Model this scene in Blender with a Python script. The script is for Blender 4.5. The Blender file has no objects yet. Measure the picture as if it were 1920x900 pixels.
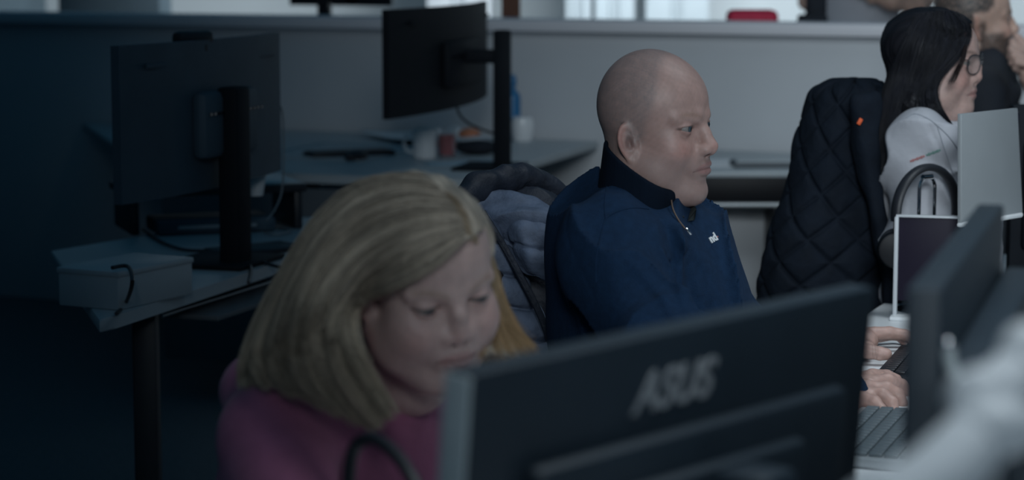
import bpy, bmesh, math, random
import numpy as np
from mathutils import Vector, Matrix
random.seed(7); np.random.seed(7)
SC = bpy.context.scene
COL = SC.collection
R = math.radians
# ------------------------------------------------------------------ camera
F = 4330.0; CAMZ = 1.45; PITCH = math.atan(549/4330)
cam_d = bpy.data.cameras.new('camera'); cam = bpy.data.objects.new('camera', cam_d); COL.objects.link(cam)
cam.location = (0, 0, CAMZ); cam.rotation_euler = (math.pi/2-PITCH, 0, 0)
cam_d.sensor_width = 36; cam_d.lens = F/1920*36; cam_d.clip_start = .05; cam_d.clip_end = 100
cam_d.dof.use_dof = True; cam_d.dof.focus_distance = 3.8; cam_d.dof.aperture_fstop = 4.1
SC.camera = cam
SC.view_settings.view_transform = 'Standard'; SC.view_settings.look = 'None'
SC.view_settings.gamma = 1; SC.view_settings.use_curve_mapping = False
SC.view_settings.exposure = 0
# ------------------------------------------------------------------ world and lights
w = bpy.data.worlds.new('world'); SC.world = w; w.use_nodes = True
w.node_tree.nodes['Background'].inputs[0].default_value = (.13, .54, .93, 1)
w.node_tree.nodes['Background'].inputs[1].default_value = .068

def aim(o, tgt):
    d = Vector(tgt)-o.location; o.rotation_euler = d.to_track_quat('-Z', 'Y').to_euler()
def spot(name, loc, tgt, power, angle, blend, size, col=(.84, .94, 1)):
    l = bpy.data.lights.new(name, 'SPOT'); l.energy = power; l.spot_size = R(angle); l.spot_blend = blend
    l.shadow_soft_size = size; l.color = col
    o = bpy.data.objects.new(name, l); COL.objects.link(o); o.location = loc; aim(o, tgt); return o
def area(name, loc, tgt, power, sx, sy, spread=180, col=(.84, .94, 1)):
    l = bpy.data.lights.new(name, 'AREA'); l.shape = 'RECTANGLE'; l.energy = power; l.size = sx; l.size_y = sy
    l.spread = R(spread); l.color = col
    o = bpy.data.objects.new(name, l); COL.objects.link(o); o.location = loc; aim(o, tgt); return o
def yaw_aim(loc, yaw, pitch): return (loc[0]+math.sin(R(yaw))*5, loc[1]+math.cos(R(yaw))*5, loc[2]+math.tan(R(pitch))*5)
area('unseen_area_light', (.35, -.8, 2.55), yaw_aim((.35, -.8, 2.55), 11.8, -13), 10.4, 1.1, .8, 44)  # added frontal key above the camera; narrow spread shapes the falloff to the left
area('unseen_area_light', (.95, 4.4, 2.95), yaw_aim((.95, 4.4, 2.95), 4, -24), 3.2, 1.1, .8, 60)  # added mid-room key for the partition, cut off towards the left
area('unseen_area_light', (.55, 1.8, 2.9), (.55, 1.6, 0), 4.2, .7, 1.0, 75)  # added overhead light for the monitor tops and the white arm
area('unseen_area_light', (1.35, 3.4, 2.9), (1.2, 3.6, 0), 7.6, .8, 1.6, 78)
area('unseen_area_light', (2.0, 6.8, 2.9), (1.7, 7.1, 0), 3.6, 1.2, 1.4, 90)
area('unseen_area_light', (1.4, 10.6, 2.9), (1.4, 15.2, .9), 200, 2.6, .8, 160)  # added to brighten the far wall; no fitting is built

# ------------------------------------------------------------------ geometry helpers
CP, SP = math.cos(PITCH), math.sin(PITCH)
def P(x, y, D):
    cx = (x-960)/F; cy = (450-y)/F
    s = D/(cy*SP+CP)
    return np.array([s*cx, D, CAMZ+s*(cy*CP-SP)])
def PZ(x, y, z):
    cx = (x-960)/F; cy = (450-y)/F
    s = (z-CAMZ)/(cy*CP-SP)
    return np.array([s*cx, s*(cy*SP+CP), z])
def V(a): return Vector([float(t) for t in a])

def tag(o, label=None, cat=None, group=None, kind=None):
    if label: o['label'] = label
    if cat: o['category'] = cat
    if group: o['group'] = group
    if kind: o['kind'] = kind
    return o
def thing(name, label, cat, loc=(0, 0, 0), rotz=0, group=None):
    o = bpy.data.objects.new(name, None); COL.objects.link(o); o.empty_display_size = .05
    o.location = V(loc); o.rotation_euler = (0, 0, rotz)
    return tag(o, label, cat, group)
def copy_tree(o, parent=None):
    c = o.copy(); COL.objects.link(c)
    if parent: c.parent = parent
    for ch in list(o.children): copy_tree(ch, c)
    return c
def link(name, me, mat, parent=None, smooth=True):
    if mat is not None and not len(me.materials): me.materials.append(mat)
    if smooth:
        me.polygons.foreach_set('use_smooth', [True]*len(me.polygons))
    o = bpy.data.objects.new(name, me); COL.objects.link(o)
    if parent: o.parent = parent
    return o

class MB:
    def __init__(s): s.bm = bmesh.new()
    def box(s, c, d, bev=0, rot=None, seg=2):
        r = bmesh.ops.create_cube(s.bm, size=1)
        vs = r['verts']
        M = Matrix.Translation(V(c)) @ (rot.to_4x4() if rot is not None else Matrix.Identity(4))
        for v in vs: v.co = Vector((v.co.x*d[0], v.co.y*d[1], v.co.z*d[2]))
        if bev > 0:
            es = list({e for v in vs for e in v.link_edges})
            r2 = bmesh.ops.bevel(s.bm, geom=es+vs, offset=min(bev, min(d)*.49), segments=seg, affect='EDGES', profile=.5)
            vs = list({v for f in r2['faces'] for v in f.verts} | {v for v in vs if v.is_valid})
        for v in vs: v.co = M @ v.co
        return s
    def cyl(s, a, b, r1, r2=None, n=24, bev=0):
        a, b = V(a), V(b); r2 = r1 if r2 is None else r2
        d = b-a
        r = bmesh.ops.create_cone(s.bm, cap_ends=True, segments=n, radius1=r1, radius2=r2, depth=d.length)
        vs = r['verts']
        if bev > 0:
            es = [e for e in {e for v in vs for e in v.link_edges} if abs(e.verts[0].co.z-e.verts[1].co.z) < 1e-6]
            r3 = bmesh.ops.bevel(s.bm, geom=es, offset=bev, segments=2, affect='EDGES', profile=.5)
            vs = list({v for f in r3['faces'] for v in f.verts} | {v for v in vs if v.is_valid})
        M = Matrix.Translation((a+b)/2) @ d.to_track_quat('Z', 'Y').to_matrix().to_4x4()
        for v in vs: v.co = M @ v.co
        return s
    def sph(s, c, r, n=16, sc=(1, 1, 1), rot=None):
        vs = bmesh.ops.create_uvsphere(s.bm, u_segments=n*2, v_segments=n, radius=r)['verts']
        for v in vs:
            q = Vector((v.co.x*sc[0], v.co.y*sc[1], v.co.z*sc[2]))
            if rot is not None: q = rot @ q
            v.co = q+V(c)
        return s
    def tube(s, pts, rad, n=10, closed=False):
        pts = [V(p) for p in pts]; N = len(pts); rings = []
        rads = rad if hasattr(rad, '__len__') else [rad]*N
        up = Vector((0, 0, 1)); prev = None
        for i, p in enumerate(pts):
            t = ((pts[(i+1) % N] if (closed or i < N-1) else p)-(pts[i-1] if (closed or i > 0) else p)).normalized()
            if prev is None:
                x = t.cross(up)
                if x.length < 1e-3: x = t.cross(Vector((1, 0, 0)))
            else: x = prev-t*prev.dot(t)
            x.normalize(); prev = x; y = t.cross(x)
            rings.append([s.bm.verts.new(p+(x*math.cos(k*2*math.pi/n)+y*math.sin(k*2*math.pi/n))*rads[i]) for k in range(n)])
        for i in range(N if closed else N-1):
            A, B = rings[i], rings[(i+1) % N]
            for k in range(n): s.bm.faces.new((A[k], A[(k+1) % n], B[(k+1) % n], B[k]))
        if not closed:
            s.bm.faces.new(rings[0][::-1]); s.bm.faces.new(rings[-1])
        return s
    def lathe(s, prof, c=(0, 0, 0), n=32):
        rings = []
        for (r, z) in prof:
            rings.append([s.bm.verts.new((c[0]+r*math.cos(k*2*math.pi/n), c[1]+r*math.sin(k*2*math.pi/n), c[2]+z)) for k in range(n)])
        for i in range(len(rings)-1):
            A, B = rings[i], rings[i+1]
            for k in range(n): s.bm.faces.new((A[k], A[(k+1) % n], B[(k+1) % n], B[k]))
        s.bm.faces.new(rings[0][::-1]); s.bm.faces.new(rings[-1])
        return s
    def prism(s, poly, z0, z1, bev=0):
        a = [s.bm.verts.new((p[0], p[1], z0)) for p in poly]; b = [s.bm.verts.new((p[0], p[1], z1)) for p in poly]
        fs = [s.bm.faces.new(a[::-1]), s.bm.faces.new(b)]
        n = len(poly)
        for i in range(n): fs.append(s.bm.faces.new((a[i], a[(i+1) % n], b[(i+1) % n], b[i])))
        if bev:
            es = list({e for f in fs for e in f.edges})
            bmesh.ops.bevel(s.bm, geom=es, offset=bev, segments=2, affect='EDGES', profile=.5)
        return s
    def build(s, name, mat, parent=None, smooth=True, angle=35):
        bmesh.ops.recalc_face_normals(s.bm, faces=s.bm.faces)
        me = bpy.data.meshes.new(name); s.bm.to_mesh(me); s.bm.free()
        o = link(name, me, mat, parent, smooth)
        if smooth: me.set_sharp_from_angle(angle=R(angle))
        return o

def smooth_curve(pts, n):
    pts = np.array(pts, float); m = len(pts)
    t = np.linspace(0, m-1, n); out = []
    for u in t:
        i = min(int(u), m-2); f = u-i
        p0 = pts[max(i-1, 0)]; p1 = pts[i]; p2 = pts[i+1]; p3 = pts[min(i+2, m-1)]
        out.append(.5*((2*p1)+(-p0+p2)*f+(2*p0-5*p1+4*p2-p3)*f*f+(-p0+3*p1-3*p2+p3)*f**3))
    return np.array(out)

# ------------------------------------------------------------------ materials
def mat(name, col, rough=.6, metal=0, noise=0, nscale=20, bump=0, bscale=200, attr=None, stretch=None, spec=.5, trans=0, alpha=1, sss=0, sheen=0, bdist=.002):
    m = bpy.data.materials.new(name); m.use_nodes = True
    nt = m.node_tree; b = nt.nodes['Principled BSDF']
    b.inputs['Base Color'].default_value = (*col, 1); b.inputs['Roughness'].default_value = rough
    b.inputs['Metallic'].default_value = metal; b.inputs['Specular IOR Level'].default_value = spec
    b.inputs['Transmission Weight'].default_value = trans; b.inputs['Alpha'].default_value = alpha
    if sss:
        b.inputs['Subsurface Weight'].default_value = sss; b.inputs['Subsurface Radius'].default_value = (1, .35, .2); b.inputs['Subsurface Scale'].default_value = .006
    if sheen: b.inputs['Sheen Weight'].default_value = sheen; b.inputs['Sheen Roughness'].default_value = .5
    tc = nt.nodes.new('ShaderNodeTexCoord'); mp = nt.nodes.new('ShaderNodeMapping')
    nt.links.new(tc.outputs['Object'], mp.inputs['Vector'])
    if stretch: mp.inputs['Scale'].default_value = stretch
    src = None
    if attr:
        a = nt.nodes.new('ShaderNodeAttribute'); a.attribute_name = attr; src = a.outputs['Color']
    if noise:
        n = nt.nodes.new('ShaderNodeTexNoise'); n.inputs['Scale'].default_value = nscale; n.inputs['Detail'].default_value = 5
        nt.links.new(mp.outputs[0], n.inputs['Vector'])
        r = nt.nodes.new('ShaderNodeMapRange'); r.inputs['From Min'].default_value = .3; r.inputs['From Max'].default_value = .7
        r.inputs['To Min'].default_value = 1-noise; r.inputs['To Max'].default_value = 1+noise
        nt.links.new(n.outputs[0], r.inputs['Value'])
        x = nt.nodes.new('ShaderNodeVectorMath'); x.operation = 'SCALE'
        if src: nt.links.new(src, x.inputs[0])
        else: x.inputs[0].default_value = col
        nt.links.new(r.outputs[0], x.inputs['Scale']); src = x.outputs[0]
    if src: nt.links.new(src, b.inputs['Base Color'])
    if bump:
        n = nt.nodes.new('ShaderNodeTexNoise'); n.inputs['Scale'].default_value = bscale; n.inputs['Detail'].default_value = 4
        nt.links.new(mp.outputs[0], n.inputs['Vector'])
        bp = nt.nodes.new('ShaderNodeBump'); bp.inputs['Strength'].default_value = bump; bp.inputs['Distance'].default_value = bdist
        nt.links.new(n.outputs[0], bp.inputs['Height']); nt.links.new(bp.outputs[0], b.inputs['Normal'])
    return m

M = {}
M['floor'] = mat('carpet', (.12, .14, .155), .95, noise=.2, nscale=60, bump=.5, bscale=400)
M['part'] = mat('partition_laminate', (.575, .60, .63), .5, noise=.03, nscale=3)
M['cap'] = mat('partition_cap', (.76, .76, .8), .5)
M['wallw'] = mat('painted_wall', (.6, .64, .66), .8, noise=.04, nscale=2)
M['walld'] = mat('left_darkness_navy', (.16, .22, .26), .8, noise=.1, nscale=3)  # darkness of the left side put into the wall colour; pillar shares it
M['deskl'] = mat('dimmed_laminate', (.42, .46, .49), .45, noise=.02, nscale=6)  # dimness of the left side put into the desk and box colour
M['paperg'] = mat('dimmed_paper', (.42, .46, .49), .85)  # paper darkened in colour for the dim left end of the rear desk
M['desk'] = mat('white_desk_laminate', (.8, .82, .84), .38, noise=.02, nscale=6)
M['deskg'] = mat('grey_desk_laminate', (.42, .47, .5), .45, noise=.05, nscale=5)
M['deskd'] = mat('dark_panel', (.10, .115, .13), .6, noise=.08, nscale=6)
M['black'] = mat('black_plastic', (.018, .020, .026), .45, noise=.1, nscale=30, bump=.15, bscale=900)
M['deep'] = mat('matt_black_plastic', (.007, .010, .015), .7, spec=.22, noise=.08, nscale=12, bump=.15, bscale=900)
M['satin'] = mat('satin_black', (.007, .008, .011), .5, spec=.25)
M['blackg'] = mat('black_gloss', (.008, .009, .012), .12)
M['mon'] = mat('monitor_back_plastic', (.018, .030, .043), .5, noise=.08, nscale=12, bump=.25, bscale=1200)
M['monside'] = mat('monitor_grey_edge', (.5, .55, .56), .4, noise=.05)
M['monl'] = mat('navy_black_plastic', (.05, .085, .115), .65, noise=.1, nscale=10)
M['screen'] = mat('screen_glass', (.01, .008, .02), .15)
M['silver'] = mat('brushed_aluminium', (.42, .45, .47), .38, metal=.35, noise=.04, nscale=8, bump=.05, bscale=300)
M['chrome'] = mat('chrome', (.8, .8, .82), .12, metal=1)
M['zip'] = mat('dull_zip', (.12, .08, .06), .5)
M['copper'] = mat('rose_metal', (.55, .38, .3), .3, metal=.8)
M['white'] = mat('white_plastic', (.88, .9, .92), .35, noise=.02)
M['key'] = mat('black_key', (.02, .022, .027), .35)
M['keyg'] = mat('grey_key', (.13, .16, .18), .4)
M['print'] = mat('key_print', (.5, .53, .55), .6)
M['navy'] = mat('navy_fleece', (.0095, .030, .072), .95, noise=.14, nscale=90, bump=.55, bscale=420, spec=.2)
M['navy2'] = mat('navy_collar_rib', (.005, .010, .020), 1, spec=.1, noise=.15, nscale=60, bump=.5, bscale=500, stretch=(1, 1, .1))
M['polo'] = mat('dark_polo', (.012, .02, .022), .85, bump=.3, bscale=500)
M['pink'] = mat('plum_knit', (.36, .12, .22), .9, noise=.25, nscale=12, bump=.5, bscale=350, sheen=.1)
M['shirt'] = mat('white_cotton', (.45, .46, .505), .8, noise=.03, nscale=10, bump=.3, bscale=60, bdist=.004)
M['black_cloth'] = mat('black_cloth', (.013, .017, .026), .85, noise=.2, nscale=15, bump=.3, bscale=300)
M['puffer'] = mat('grey_blue_puffer', (.115, .15, .225), .7, noise=.22, nscale=40, bump=.6, bscale=90, bdist=.004)
M['puffd'] = mat('black_shiny_lining', (.02, .026, .042), .6, noise=.2, nscale=20, bump=.7, bscale=45, bdist=.006)
M['quilt'] = mat('black_quilted_nylon', (.006, .0105, .019), .85, spec=.22, noise=.2, nscale=25, bump=.6, bscale=60, bdist=.004)
M['orange'] = mat('orange_tag', (.8, .12, .03), .6)
M['skin'] = mat('skin', (.6, .4, .34), .5, attr='Col', noise=.05, nscale=60, bump=.12, bscale=600, sss=.12)
M['hair'] = mat('hair', (.3, .2, .1), .5, attr='Col', noise=.12, nscale=60, stretch=(1, 1, .15), spec=.35)
M['trouser'] = mat('dark_trousers', (.02, .025, .035), .9, noise=.1)
M['red'] = mat('red_cloth', (.6, .03, .08), .7, noise=.1)
M['glass'] = mat('clear_glass', (.9, .95, .97), .05, trans=.9, alpha=.25)
M['paper'] = mat('paper', (.72, .75, .78), .8)
M['blue'] = mat('blue_plastic', (.02, .16, .35), .35)
M['ceramic'] = mat('white_ceramic', (.75, .77, .79), .2)
M['brown'] = mat('brown_board', (.16, .07, .045), .8, noise=.15)
M['cable'] = mat('black_cable', (.02, .022, .028), .5)
M['cableg'] = mat('grey_cable', (.2, .22, .24), .5)
M['logo'] = mat('grey_logo_print', (.34, .36, .38), .4)
M['stitch_white'] = mat('white_thread', (.75, .78, .8), .8)
M['stitch_red'] = mat('red_thread', (.36, .15, .15), .8)
M['stitch_green'] = mat('green_thread', (.12, .22, .2), .8)

# ------------------------------------------------------------------ signed distance kit
def smin(a, b, k):
    h = np.clip(.5+.5*(b-a)/k, 0, 1); return b*(1-h)+a*h-k*h*(1-h)
def smax(a, b, k): return -smin(-a, -b, k)
def sphere(p, c, r): return np.linalg.norm(p-np.array(c, 'f'), axis=-1)-r
def ell(p, c, r, rot=None):
    q = p-np.array(c, 'f')
    if rot is not None: q = q @ np.array(rot, 'f')      # columns of rot = local axes
    r = np.array(r, 'f')
    k0 = np.linalg.norm(q/r, axis=-1); k1 = np.linalg.norm(q/(r*r), axis=-1)+1e-9
    return k0*(k0-1)/k1
def cap(p, a, b, ra, rb=None):
    rb = ra if rb is None else rb
    a = np.array(a, 'f'); b = np.array(b, 'f'); ab = b-a
    t = np.clip(((p-a) @ ab)/max(float(ab @ ab), 1e-12), 0, 1)
    return np.linalg.norm(p-a-t[..., None]*ab, axis=-1)-(ra+(rb-ra)*t)
def chain(p, pts, rs, k=.01):
    d = None
    for i in range(len(pts)-1):
        c = cap(p, pts[i], pts[i+1], rs[i], rs[i+1]); d = c if d is None else smin(d, c, k)
    return d
_rs = np.random.RandomState(3)
_dirs = _rs.normal(size=(24, 3)); _dirs /= np.linalg.norm(_dirs, axis=1)[:, None]; _ph = _rs.uniform(0, 6.28, 24)
def wav(p, freq, n=8, off=0):
    s = 0
    for i in range(n):
        d = _dirs[(i+off) % 24]; s = s+np.sin((p @ d.astype('f'))*freq*(.7+.6*((i*37) % 10)/10)+_ph[(i+off) % 24])
    return s/math.sqrt(n)
def fold(p, freq, off=0):
    q = p+.35/freq*np.stack([wav(p, freq*.7, 5, off+3), wav(p, freq*.7, 5, off+8), wav(p, freq*.7, 5, off+13)], -1)
    return 1.6*np.exp(-np.abs(wav(q, freq, 4, off))*1.8)-.6

def mesh_sdf(name, fn, lo, hi, h, coarse=4, xf=None, slack=1.7):
    lo = np.array(lo, 'f'); hi = np.array(hi, 'f')
    nc = np.ceil((hi-lo)/(h*coarse)).astype(int)+1
    n = (nc-1)*coarse+1
    H = h*coarse
    ax = [lo[i]+np.arange(nc[i])*H for i in range(3)]
    Pc = np.stack(np.meshgrid(*ax, indexing='ij'), -1).astype('f')
    Fc = fn(Pc.reshape(-1, 3)).reshape(nc).astype('f')
    near = np.abs(Fc) < H*slack
    m = np.zeros(nc-1, bool)
    for a in (0, 1):
        for b in (0, 1):
            for c in (0, 1):
                m |= near[a:nc[0]-1+a, b:nc[1]-1+b, c:nc[2]-1+c]
    Ff = np.repeat(np.repeat(np.repeat(Fc[:-1, :-1, :-1], coarse, 0), coarse, 1), coarse, 2)
    Mf = np.repeat(np.repeat(np.repeat(m, coarse, 0), coarse, 1), coarse, 2)
    Ff = np.pad(Ff, ((0, 1),)*3, mode='edge'); Mf = np.pad(Mf, ((0, 1),)*3, mode='edge')
    # let the far side of every active block be evaluated as well
    for axis in range(3):
        sh = np.roll(Mf, 1, axis); idx = [slice(None)]*3; idx[axis] = 0; sh[tuple(idx)] = False; Mf |= sh
    I = np.argwhere(Mf)
    out = np.empty(len(I), 'f')
    for s in range(0, len(I), 400000):
        out[s:s+400000] = fn((lo+I[s:s+400000]*h).astype('f'))
    Ff[Mf] = out
    # surface nets
    S = Ff < 0
    cnt = np.zeros(np.array(S.shape)-1, 'u1')
    sl = lambda a, k: slice(a, a+S.shape[k]-1)
    corners = [(a, b, c) for a in (0, 1) for b in (0, 1) for c in (0, 1)]
    for (a, b, c) in corners: cnt += S[sl(a, 0), sl(b, 1), sl(c, 2)]
    act = (cnt > 0) & (cnt < 8)
    A = np.argwhere(act); idm = -np.ones(act.shape, 'i4'); idm[act] = np.arange(len(A))
    pos = np.zeros((len(A), 3), 'f8'); num = np.zeros(len(A))
    val = {c: Ff[A[:, 0]+c[0], A[:, 1]+c[1], A[:, 2]+c[2]] for c in corners}
    for i, c0 in enumerate(corners):
        for c1 in corners[i+1:]:
            if sum(abs(c0[k]-c1[k]) for k in range(3)) != 1: continue
            f0, f1 = val[c0], val[c1]; x = (f0 < 0) != (f1 < 0)
            t = f0[x]/(f0[x]-f1[x])
            pos[x] += np.array(c0)+t[:, None]*(np.array(c1)-np.array(c0)); num[x] += 1
    Vt = lo+(A+pos/num[:, None])*h
    quads = []
    for ax_ in range(3):
        sA = [slice(0, -1) if k == ax_ else slice(1, -1) for k in range(3)]
        sB = [slice(1, None) if k == ax_ else slice(1, -1) for k in range(3)]
        s0, s1 = S[tuple(sA)], S[tuple(sB)]
        E = np.argwhere(s0 != s1)
        if not len(E): continue
        flip = s0[E[:, 0], E[:, 1], E[:, 2]]
        E = E+np.array([0 if k == ax_ else 1 for k in range(3)])
        u, v = (ax_+1) % 3, (ax_+2) % 3
        def cid(du, dv):
            q = E.copy(); q[:, u] -= du; q[:, v] -= dv; return idm[q[:, 0], q[:, 1], q[:, 2]]
        Q = np.stack([cid(1, 1), cid(0, 1), cid(0, 0), cid(1, 0)], 1)
        Q[~flip] = Q[~flip][:, ::-1]; quads.append(Q)
    Q = np.concatenate(quads)
    Q = Q[(Q >= 0).all(1)]
    if xf is not None: W = Vt @ np.array(xf[0]).T+np.array(xf[1])
    else: W = Vt
    return Vt, W, Q
def np_mesh(name, verts, quads, cols=None, mat_=None, parent=None, tris=False):
    me = bpy.data.meshes.new(name); k = quads.shape[1]
    me.vertices.add(len(verts)); me.vertices.foreach_set('co', np.asarray(verts, 'f').ravel())
    me.loops.add(quads.size); me.loops.foreach_set('vertex_index', quads.astype('i4').ravel())
    me.polygons.add(len(quads)); me.polygons.foreach_set('loop_start', np.arange(0, quads.size, k, dtype='i4'))
    me.update(calc_edges=True); me.validate()
    if cols is not None:
        a = me.color_attributes.new('Col', 'FLOAT_COLOR', 'POINT')
        c = np.ones((len(verts), 4), 'f'); c[:, :3] = cols; a.data.foreach_set('color', c.ravel())
    return link(name, me, mat_, parent)
def join_np(parts):
    vs, qs, cs, o = [], [], [], 0
    for v, q, c in parts:
        vs.append(v); qs.append(q+o); cs.append(np.broadcast_to(np.array(c, 'f'), (len(v), 3))); o += len(v)
    return np.concatenate(vs), np.concatenate(qs), np.concatenate(cs)
def grid_quads(nu, nv, wrap=False):
    i, j = np.meshgrid(np.arange(nu if wrap else nu-1), np.arange(nv-1), indexing='ij'); i = i.ravel(); j = j.ravel()
    i2 = (i+1) % nu
    return np.stack([i*nv+j, i2*nv+j, i2*nv+j+1, i*nv+j+1], 1)
def loft(name, secs, mat_, parent, nu=160, nv=160, disp=None, power=2.4):
    """secs: (centre xyz, half width vec, half depth vec); closed tube with end caps"""
    C = smooth_curve([s[0] for s in secs], nv); A = smooth_curve([s[1] for s in secs], nv); B = smooth_curve([s[2] for s in secs], nv)
    th = np.linspace(0, 2*math.pi, nu, endpoint=False)
    ca, sa = np.cos(th), np.sin(th)
    ex = np.sign(ca)*np.abs(ca)**(2/power); ey = np.sign(sa)*np.abs(sa)**(2/power)
    endt = np.linspace(0, 1, nv)
    k = np.minimum(1, np.sqrt(np.clip(np.minimum(endt, 1-endt)/.03, 0, 1)))*1.0
    k = np.clip(k, .02, 1)
    pts = C[None]+(ex[:, None, None]*A[None]+ey[:, None, None]*B[None])*k[None, :, None]
    du = np.roll(pts, -1, 0)-np.roll(pts, 1, 0); dv = np.gradient(pts, axis=1)
    N = np.cross(du, dv); N /= np.linalg.norm(N, axis=-1)[..., None]+1e-9
    out = pts-C[None]
    N *= np.sign((N*out).sum(-1))[..., None]
    if disp is not None:
        per = np.concatenate([[0], np.cumsum(np.linalg.norm(np.diff(pts[:, nv//2], axis=0), axis=-1))])
        ln = np.concatenate([[0], np.cumsum(np.linalg.norm(np.diff(C, axis=0), axis=-1))])
        U, W = np.meshgrid(per, ln, indexing='ij')
        pts = pts+N*disp(U, W, pts)[..., None]
    q = grid_quads(nu, nv, True)
    v = pts.reshape(-1, 3)
    return np_mesh(name, v, q, None, mat_, parent)

def text_mesh(name, body, size, depth, mat_, parent, matrix, bold=0, shear=0):
    cu = bpy.data.curves.new(name, 'FONT'); cu.body = body; cu.size = size; cu.extrude = depth; cu.align_x = 'CENTER'; cu.align_y = 'CENTER'
    cu.offset = bold; cu.shear = shear
    t = bpy.data.objects.new('tmp', cu); COL.objects.link(t)
    bpy.context.view_layer.update()
    me = bpy.data.meshes.new_from_object(t.evaluated_get(bpy.context.evaluated_depsgraph_get()))
    bpy.data.objects.remove(t)
    me.materials.clear(); me.name = name
    o = link(name, me, mat_, parent, smooth=False); o.matrix_basis = matrix
    return o
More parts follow.
